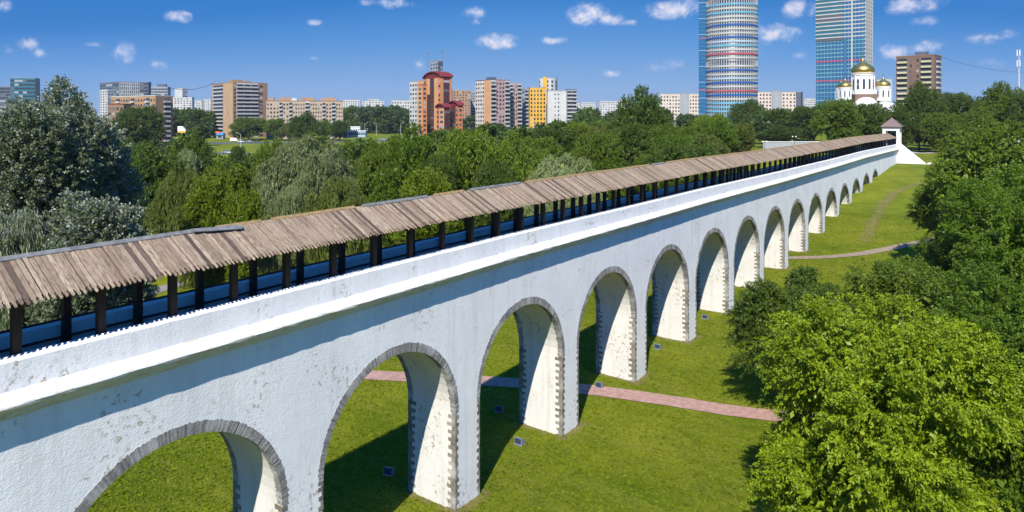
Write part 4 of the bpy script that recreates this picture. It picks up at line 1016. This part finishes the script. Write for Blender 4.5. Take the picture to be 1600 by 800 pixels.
while z > 1:
    py = HPY + (CZ - g - z)*FPX/d; c_ = min(SEQ, key=lambda q: abs(q[0]-py))[1]
    if py < 0: c_ = 'wbwwlwrw'[int(-py/6.25) % 8]
    mb = MB(); ro = RT + (.0 if c_ != 'd' else -.42) + (.12 if c_ == 'r' else 0)
    mb.lathe([(RT-.6, z-.75), (ro, z-.75), (ro, z+.62), (RT-.6, z+.62)], 64); mb.build('floor_band', CB[c_], t)
    z -= fh
me_f = unit_box('mullion', CB['w'])
for k in range(64):
    a = k*2*math.pi/64 + .02; o = addbox('mullion', me_f, t, ((RT-.42)*math.cos(a), (RT-.42)*math.sin(a), HT/2), (.4, .55, HT)); o.rotation_euler = (0, 0, a)
mb = MB(); mb.box(-25.4, -12, -4, 8, 0, HT-4); mb.build('side_wing', MB_['blueg'], t)
for k in range(42):
    zz_ = HT-7-k*fh
    if zz_ < 2: break
    mb = MB(); mb.box(-25.5, -13, -4.1, 8.1, zz_, zz_+(.8 if k in (17, 30) else .35)); mb.build('floor_band', CB['r' if k in (17, 30) else ('p' if k % 4 == 0 else 'v')], t)
# square tower
d = 600; t, A, B, H_ = block('glass_tower', 'tall square glass tower of cyan and white floors behind the gold-domed church', 1275, 1351, 1364, -60, d, 48, None, None, wall='blueg', cat='skyscraper')
fh = 6.3*d/FPX; z = H_ - 1
while z > 1:
    py = HPY + (CZ - (t.location.z) - z)*FPX/d
    up_ = py < 58
    c_ = 'w' if up_ else ('r' if abs(py-93) < 3 or abs(py-126) < 3 else ('v' if 131 < py < 156 and int(py/6.3) % 2 else 'c'))
    o = 1.0 if up_ else .25
    for (y0_, y1_, oo) in ((B*.42, B+.1, o), (B*.36, B*.42, .05), (0, B*.36, .25)):
        if y0_ == B*.36 and not up_: continue
        mb = MB(); mb.box(-oo, .2, y0_, y1_, z-.5, z+.55); mb.build('floor_band', CB[c_], t)
    mb = MB(); mb.box(-.25, A+.25, -.3, .3, z-.5, z+.95); mb.build('floor_band', CB['w'], t)
    if up_:
        mb = MB(); mb.box(-.7, .1, B*.42, B, z-fh+.6, z-.5); mb.build('window_band', WME[1].materials[0] if int(z) % 3 == 0 else MB_['teal'], t)
    z -= fh
mb = MB(); mb.box(-.9, .3, B*.25-.6, B*.25+.6, 0, H_); mb.build('mullion', CB['w'], t)
for k in range(14):
    yy = B*(k+.5)/14; mb = MB(); mb.box(-.10, .2, yy-.09, yy+.09, 0, H_); mb.build('mullion', CB['p'], t)
for k in range(4):
    xx = A*(k+.5)/4; mb = MB(); mb.box(xx-.9, xx+.9, -.5, .2, 0, H_); mb.build('mullion', CB['w'], t)
# brown tower on the right
t, A, B, H_ = block('apartment_tower', 'brown stone apartment tower with yellowish balconies right of the church', 1400, 1460, 1471, 86, 390, 45, [(.12, 'brown', '-', 1), (1, 'brown', 'y', 1), (1.3, 'brown', 'w', 2), (1, 'brown', 'y', 1), (.25, 'brown', '-', 1)], [(.5, 'brown', '-', 1), (1, 'brown', 'b', 1), (.5, 'brown', '-', 1)], wall='brown', topline='brickd', wsz=(.3, .5), roofbox=((.3, 4, 2.2, 'dgrey'),))
aerials(t, A, B, H_+.5, 9, 3.4, 9)
block('apartment_block', 'small white building between the church and the brown tower', 1372, 1384, 1394, 123, 520, 30, [(1, 'white', '-', 1)], [(1, 'white', '-', 1)], wall='white')

# church
M_gold = mat('gilded_dome', (.62, .43, .12), .38, .5, .95, var=.15, vscale=2)
M_cw = wm('church_white', (.72, .72, .70))
d = 335; u = d/FPX; x, y = at(1348, d); g = float(gz(x, y)); zz = lambda py: zat(py, d) - g
ch = thing('church', 'white church with a large gold onion dome and four small ones', 'church', (x, y, g), TH - .1)
ONION = [(.72, -.10), (.86, .0), (.97, .12), (1.0, .28), (.93, .48), (.75, .68), (.48, .86), (.25, 1.02), (.11, 1.18), (.05, 1.32), (.03, 1.42), (0, 1.43)]
def dome(cx_, cy_, rdr, zb, ztop, rdome, nwin):
    mb = MB(); mb.lathe([(rdr*1.08, zb-.3), (rdr*1.08, zb+.4), (rdr, zb+.5), (rdr, ztop-1.2), (rdr*1.05, ztop-1.1), (rdr*1.05, ztop-.7), (rdr*.98, ztop-.6), (rdr*1.07, ztop-.2), (rdr*1.04, ztop), (0, ztop)], 32, (cx_, cy_, 0)); dr = mb.build('drum', M_cw, ch)
    hh_ = (ztop-zb)
    for k in range(nwin):
        a = 2*math.pi*(k+.5)/nwin; w_ = rdr*.10; c_, s_ = math.cos(a), math.sin(a)
        mb = MB(); n0 = 7; pts = [(-w_, zb+hh_*.22), (w_, zb+hh_*.22)] + [(w_*math.cos(math.pi*j/n0), zb+hh_*.66+w_*math.sin(math.pi*j/n0)) for j in range(n0+1)]
        ids = [mb.vert(cx_+(rdr+.04)*c_-q*s_, cy_+(rdr+.04)*s_+q*c_, z_) for q, z_ in pts]; mb.face(ids); mb.build('window', M_glass, dr)
        mb = MB(); a2 = 2*math.pi*k/nwin; px_, py_ = cx_+rdr*1.02*math.cos(a2), cy_+rdr*1.02*math.sin(a2); mb.tube((px_, py_, zb+.5), (px_, py_, ztop-1.2), rdr*.05, rdr*.05, 6); mb.build('column', M_cw, dr)
    mb = MB(); mb.lathe([(r_*rdome, ztop + z_*rdome) for r_, z_ in ONION], 32, (cx_, cy_, 0)); dm = mb.build('dome', M_gold, ch, True)
    mb = MB(); zt_ = ztop + 1.4*rdome; hc = rdome*.42
    mb.box(cx_-.07, cx_+.07, cy_-.07, cy_+.07, zt_, zt_+hc); mb.box(cx_-hc*.3, cx_+hc*.3, cy_-.06, cy_+.06, zt_+hc*.6, zt_+hc*.68); mb.box(cx_-hc*.16, cx_+hc*.16, cy_-.06, cy_+.06, zt_+hc*.8, zt_+hc*.87); mb.build('cross', M_gold, dm)
dome(0, 0, 16*u, zz(147), zz(114.5), 17*u, 12)
dome(-31*u, -4, 9*u, zz(156), zz(137), 9.7*u, 8)
dome(24*u, -5, 10*u, zz(157), zz(136), 10.3*u, 8)
dome(-22*u, 9, 8*u, zz(156), zz(136.5), 8*u, 8)
dome(33*u, 8, 9*u, zz(156), zz(136), 9*u, 8)
hb = zz(160); wb = 34*u
mb = MB(); mb.box(-wb, wb, -wb*.8, wb*.8, 0, hb-.5); mb.build('body', M_cw, ch)
mb = MB(); mb.box(-18*u, 18*u, -18*u, 18*u, hb-.5, zz(147)-.2); mb.build('drum_base', MB_['brown'], ch)
def gable(cx_, rad, zb, yf, m, th_=1.2):
    mb = MB(); n = 16; f_ = [mb.vert(cx_+rad*math.cos(math.pi*k/n), yf, zb+rad*math.sin(math.pi*k/n)) for k in range(n+1)]; b_ = [mb.vert(cx_+rad*math.cos(math.pi*k/n), yf+th_, zb+rad*math.sin(math.pi*k/n)) for k in range(n+1)]
    mb.face(f_[::-1]); mb.face(b_)
    for k in range(n): mb.face((f_[k], f_[k+1], b_[k+1], b_[k]))
    return mb.build('gable', m, ch)
gable(-4*u, 16*u, hb-2.6, -wb*.8-.3, M_cw, 12); gable(22*u, 11*u, hb-3.2, -wb*.8-.2, M_cw, 12); gable(-27*u, 9*u, hb-3.2, -wb*.8-.2, M_cw, 12)
for cx_, rr_ in ((-4*u, 8*u), (22*u, 6*u), (-27*u, 5*u)):
    gable(cx_, rr_*.55, hb-3.4, -wb*.8-.36, M_glass, .05)

# phone mast
d = 236; x, y = at(1592, d); g = float(gz(x, y)); t = thing('phone_mast', 'slim grey phone mast with white antenna panels at the right edge', 'mast', (x, y, g), TH)
h = zat(80, d) - g; mb = MB(); mb.tube((0, 0, 0), (0, 0, h-1), .34, .2, 10); mb.build('pole', mat('mast_grey', (.45, .47, .50), .5), t)
for k in range(3):
    a = k*2.09+.4
    for z_ in (h-3.6, h-.0):
        mb = MB(); c_, s_ = .5*math.cos(a), .5*math.sin(a); mb.box(c_-.12, c_+.12, s_-.08, s_+.08, z_-1.6, z_+.5); mb.build('antenna_panel', M_white, t)
for z_ in (.30*h, .42*h, .52*h):
    mb = MB(); mb.box(-.5, .5, -.3, .3, z_, z_+.8); mb.build('equipment_box', M_white, t)

# cables strung over the roofs
def cable(p, q, sag, r_, label):
    mb = MB(); P = []
    for k in range(17):
        f = k/16; a = Vector(p).lerp(Vector(q), f); a.z -= sag*4*f*(1-f); P.append(a)
    for k in range(16): mb.tube(P[k], P[k+1], r_, r_, 4, False)
    tag(mb.build('cable', M_post), label, 'cable')
cable((*at(262, 425), zat(137, 425)), (*at(335, 540), zat(129, 540)), 3.0, .14, 'thin cable sagging from the long brown brick block to the tan brick tower')
cable((*at(1468, 400), zat(88, 400)), (*at(1640, 420), zat(112, 420)), 3.5, .08, 'thin cable running right from the roof of the brown stone tower')

# street lamps and park lamps
M_pole = mat('lamp_pole_grey', (.42, .43, .43), .5); M_globe = mat('white_globe', (.80, .80, .76), .4)
t0 = thing('street_lamp', '', 'street lamp', (0, 0, 0))
mb = MB(); mb.tube((0, 0, 0), (0, 0, 10), .20, .12, 8); mb.tube((0, 0, 9.9), (1.8, 0, 10.8), .09, .07, 6); mb.build('pole', M_pole, t0)
mb = MB(); mb.hexa([(1.6, -.2, 10.7), (2.7, -.16, 10.9), (2.7, .16, 10.9), (1.6, .2, 10.7), (1.6, -.14, 10.95), (2.7, -.1, 11.02), (2.7, .1, 11.02), (1.6, .14, 10.95)]); mb.build('lamp_head', M_pole, t0)
SL = [(350, 214, 'grey street lamp behind the orange kiosk roofs'), (376, 238, 'pale street lamp standing between the two roads'), (427, 214, 'street lamp left of a close pair before the long beige block'), (441, 215, 'street lamp right of a close pair before the long beige block'), (505, 214, 'street lamp before the right end of the long beige block'),
      (544, 215, 'tall pale street lamp beside the white and blue low sheds'), (570, 212, 'street lamp just right of the white and blue low sheds'), (588, 212, 'slender street lamp over the middle of the far road'), (626, 211, 'street lamp left of the orange tower'), (222, 214, 'street lamp before the round dark tree at the brown brick block')]
for i, (px, py, lab) in enumerate(SL):
    x, y, _ = hit(px, py); o = t0 if i == 0 else dup(t0); o.location = (x, y, float(gz(x, y))); o.rotation_euler = (0, 0, TH + (i % 2)*math.pi); o['label'] = lab; o['group'] = 'street lamps along the far roads'
t1 = thing('park_lamp', '', 'park lamp', (0, 0, 0)); mb = MB(); mb.tube((0, 0, 0), (0, 0, 4.3), .08, .05, 8); mb.box(-.55, .55, -.03, .03, 4.25, 4.32); mb.build('pole', M_post, t1)
for s_ in (-.5, .5):
    mb = MB(); mb.lathe([(.05, 4.3), (.15, 4.36), (.21, 4.52), (.16, 4.68), (0, 4.74)], 12, (s_, 0, 0)); mb.build('globe', M_globe, t1, True)
PL = [(955, 244, 150, 'white twin-globe park lamp at the foot of the tall dark maple'), (1054, 240, 128, 'white twin-globe park lamp left of the pointed firs, close behind the board roof'), (1195, 221, 160, 'white twin-globe park lamp just right of the pointed firs'), (1241, 213, 178, 'white twin-globe park lamp before the low white wall'), (1283, 205, 200, 'white twin-globe park lamp left of the trees before the church'), (934, 250, 120, 'white twin-globe park lamp low over the board roof left of the tall dark maple')]
for i, (px, py, d, lab) in enumerate(PL):
    d = min(range(90, 400), key=lambda q: abs(zat(py, q) - float(gz(*at(px, q))) - 4.6)); x, y = at(px, d); o = t1 if i == 0 else dup(t1); z = zat(py, d) - 4.6; o.location = (x, y, float(gz(x, y))); o.rotation_euler = (0, 0, TH); o['label'] = lab; o['group'] = 'park lamps behind the aqueduct'

# billboards, kiosks, sheds, low wall by the far road
def billboard(px, py, w, lab, foot):
    x, y, d = hit(px, py); t = thing('billboard', lab, 'billboard', (x, y, float(gz(x, y))), TH)
    mb = MB(); mb.box(-.25, .25, -.2, .2, 0, 4); mb.build('post', M_pole, t)
    mb = MB(); mb.box(-w/2, w/2, -.25, .25, 3.4, 8.6); mb.build('panel', M_white, t)
    if foot: mb = MB(); mb.box(-w/2, w/2, -.3, -.26, 3.4, 4.8); mb.build('yellow_strip', MB_['yellow'], t)
billboard(284, 214, 6.5, 'white billboard with a yellow strip left of the orange kiosk roofs', True)
billboard(322, 213, 6, 'white billboard between the orange kiosk roofs', False)
def kiosk(px, py, w, m_, lab):
    x, y, d = hit(px, py); t = thing('kiosk', lab, 'kiosk', (x, y, float(gz(x, y))), TH)
    mb = MB(); mb.box(-w/2, w/2, -2, 2, 0, 2.9); mb.build('wall', MB_['grey'], t)
    mb = MB(); mb.hexa([(-w/2-.5, -2.6, 2.85), (w/2+.5, -2.6, 2.85), (w/2+.5, 2.6, 2.85), (-w/2-.5, 2.6, 2.85), (-w/2+.2, -1.2, 4.6), (w/2-.2, -1.2, 4.6), (w/2-.2, 1.2, 4.6), (-w/2+.2, 1.2, 4.6)]); mb.build('roof', m_, t)
    mb = MB(); mb.box(-w*.3, w*.3, -2.06, -2.0, .9, 2.3); mb.build('window', M_glass, t)
M_or = mat('orange_tarpaulin', (.62, .10, .03), .6); M_bl = mat('blue_tarpaulin', (.03, .16, .33), .6)
kiosk(309, 214.5, 8, M_or, 'kiosk under an orange roof, left of the white billboard'); kiosk(338, 214.5, 6, M_or, 'kiosk under an orange roof by the foot of the tan brick tower'); kiosk(345, 217, 5, M_bl, 'small kiosk with a blue roof beside the upper road')
def shed(px0, px1, py, h, lab, m1, m2, cols):
    xa, ya, d = hit((px0+px1)/2, py); w = (px1-px0)*d/FPX; t = thing('shed', lab, 'shed', (xa, ya, float(gz(xa, ya))), TH)
    mb = MB(); mb.box(-w/2, w/2, 0, 6, 0, h); mb.build('wall', m1, t); mb = MB(); mb.box(-w/2-.3, w/2+.3, -.4, 6.4, h, h+.5); mb.build('roof', m2, t)
    wp = Parts('window', t)
    for k in range(cols): wp.add(WME[0], (-w/2+w*(k+.5)/cols, -.02, h*.55), (w/cols*.7, .1, h*.4))
    wp.flush()
shed(535, 571, 214, 4.6, 'long low white shed with blue glazing beside the tall pale street lamp', CB['p'], M_white, 14)
shed(548, 562, 212, 7.2, 'white box standing up behind the long low shed', M_white, M_white, 4)
shed(690, 704, 210, 5.0, 'low white shed at the foot of the lowest orange wing', M_white, M_white, 5)
shed(1166, 1192, 206, 3.6, 'low building with a bright red roof among the dark trees right of the firs', MB_['grey'], M_or, 6)
x, y = at(1248, 232); t = thing('low_wall', 'low pale wall behind the far end of the board roof', 'wall', (x, y, float(gz(x, y))), TH)
mb = MB(); mb.box(-12, 15, -.3, .3, 0, max(2.0, zat(222, 232)-float(gz(x, y)))); mb.build('wall', MB_['grey'], t); mb = MB(); mb.box(-12.1, 15.1, -.45, .45, max(2.0, zat(222, 232)-float(gz(x, y)))+.002, max(2.0, zat(222, 232)-float(gz(x, y)))+.2); mb.build('coping', M_white, t)
strip('path', [at(1380, 236), at(1430, 205), at(1452, 204), at(1500, 212)], 3.0, mat('pale_footpath', (.42, .38, .34), .9), .08)

# cars on the two far roads
M_tyre = mat('tyre', (.02, .02, .02), .8)
def car_proto(m, van=False):
    t = thing('parked_car', '', 'car', (0, 0, 0)); L, Wd, h1, h2 = (4.4, 1.8, .85, 1.45) if not van else (5.4, 2.0, 1.1, 2.3)
    mb = MB(); mb.hexa([(-L/2, -Wd/2, .3), (L/2, -Wd/2, .3), (L/2, Wd/2, .3), (-L/2, Wd/2, .3), (-L/2+.1, -Wd/2+.06, h1), (L/2-.12, -Wd/2+.06, h1-.08), (L/2-.12, Wd/2-.06, h1-.08), (-L/2+.1, Wd/2-.06, h1)])
    a0, a1, b0, b1 = (-1.9, 1.1, -1.4, .4) if not van else (-2.6, 2.0, -2.55, 1.5)
    mb.hexa([(b0, -.66, h2-.05), (b1, -.66, h2-.05), (b1, .66, h2-.05), (b0, .66, h2-.05), (b0+.05, -.6, h2), (b1-.1, -.6, h2), (b1-.1, .6, h2), (b0+.05, .6, h2)]); mb.build('body', m, t)
    mb = MB(); mb.hexa([(a0, -.82, h1-.05), (a1, -.82, h1-.1), (a1, .82, h1-.1), (a0, .82, h1-.05), (b0, -.66, h2-.052), (b1, -.66, h2-.052), (b1, .66, h2-.052), (b0, .66, h2-.052)]); mb.build('glasshouse', M_glass if not van else m, t)
    for sx_ in (-1.35, 1.35):
        for sy_ in (-1, 1): mb = MB(); mb.tube((sx_, sy_*.72, .33), (sx_, sy_*.93, .33), .33, .33, 12); mb.build('wheel', M_tyre, t)
    return t
MC = {'white': mat('white_car_paint', (.75, .75, .75), .25, .5), 'black': mat('black_car_paint', (.02, .02, .025), .25, .5), 'red': mat('red_car_paint', (.4, .03, .03), .25, .5), 'silver': mat('silver_car_paint', (.45, .46, .48), .3, .5, .4)}
protos = {}
CARS = [(366, 221, 'white', 1, 'white van on the upper road, leftmost vehicle in the gap between trees'), (377, 222.5, 'white', 0, 'white car on the upper road just behind the white van'), (390, 222, 'silver', 0, 'silver car on the upper road above the small round tree'), (402, 221.5, 'black', 0, 'black car on the upper road at the right of the gap'),
        (354, 239.5, 'silver', 0, 'silver car on the lower road left of the pale street lamp'), (363, 240, 'white', 0, 'white car on the lower road left of the pale street lamp'), (408, 240, 'red', 0, 'red car on the lower road right of the small round tree'),
        (470, 222, 'white', 0, 'white car passing in front of the long beige block'), (560, 219, 'black', 0, 'black car on the road by the white and blue shed'), (600, 219, 'silver', 0, 'silver car on the far road left of the orange tower'), (702, 215, 'white', 0, 'white car below the lowest orange wing'), (1230, 226, 'white', 1, 'white van seen over the ridge by the low pale wall')]
dr = np.array(at(700, 500)) - np.array(at(230, 500))
for px, py, c_, vn, lab in CARS:
    x, y, _ = hit(px, py); k = (c_, vn)
    if k not in protos: protos[k] = car_proto(MC[c_], bool(vn)); o = protos[k]
    else: o = dup(protos[k])
    if vn: o.name = 'van'
    o.location = (x, y, float(gz(x, y))+.15); o.rotation_euler = (0, 0, TH+.05); o['label'] = lab; o['category'] = 'van' if vn else 'car'; o['group'] = 'vehicles on the far roads'

# ------------------------------------------------------------------ the air: light summer haze over the city
mb = MB(); mb.box(-2600, 2700, -60, 3300, -3, 175); hz = mb.build('haze', mat('summer_haze', (1, 1, 1)))
hm = hz.data.materials[0]; t_ = hm.node_tree; t_.nodes.clear()
v_ = N(t_, 'ShaderNodeVolumePrincipled'); v_.inputs['Density'].default_value = .00006; v_.inputs['Color'].default_value = (.78, .88, 1, 1); v_.inputs['Anisotropy'].default_value = .0
o_ = N(t_, 'ShaderNodeOutputMaterial'); t_.links.new(v_.outputs[0], o_.inputs['Volume'])
tag(hz, 'thin blue summer haze over the park and the far blocks', 'haze', kind='stuff')
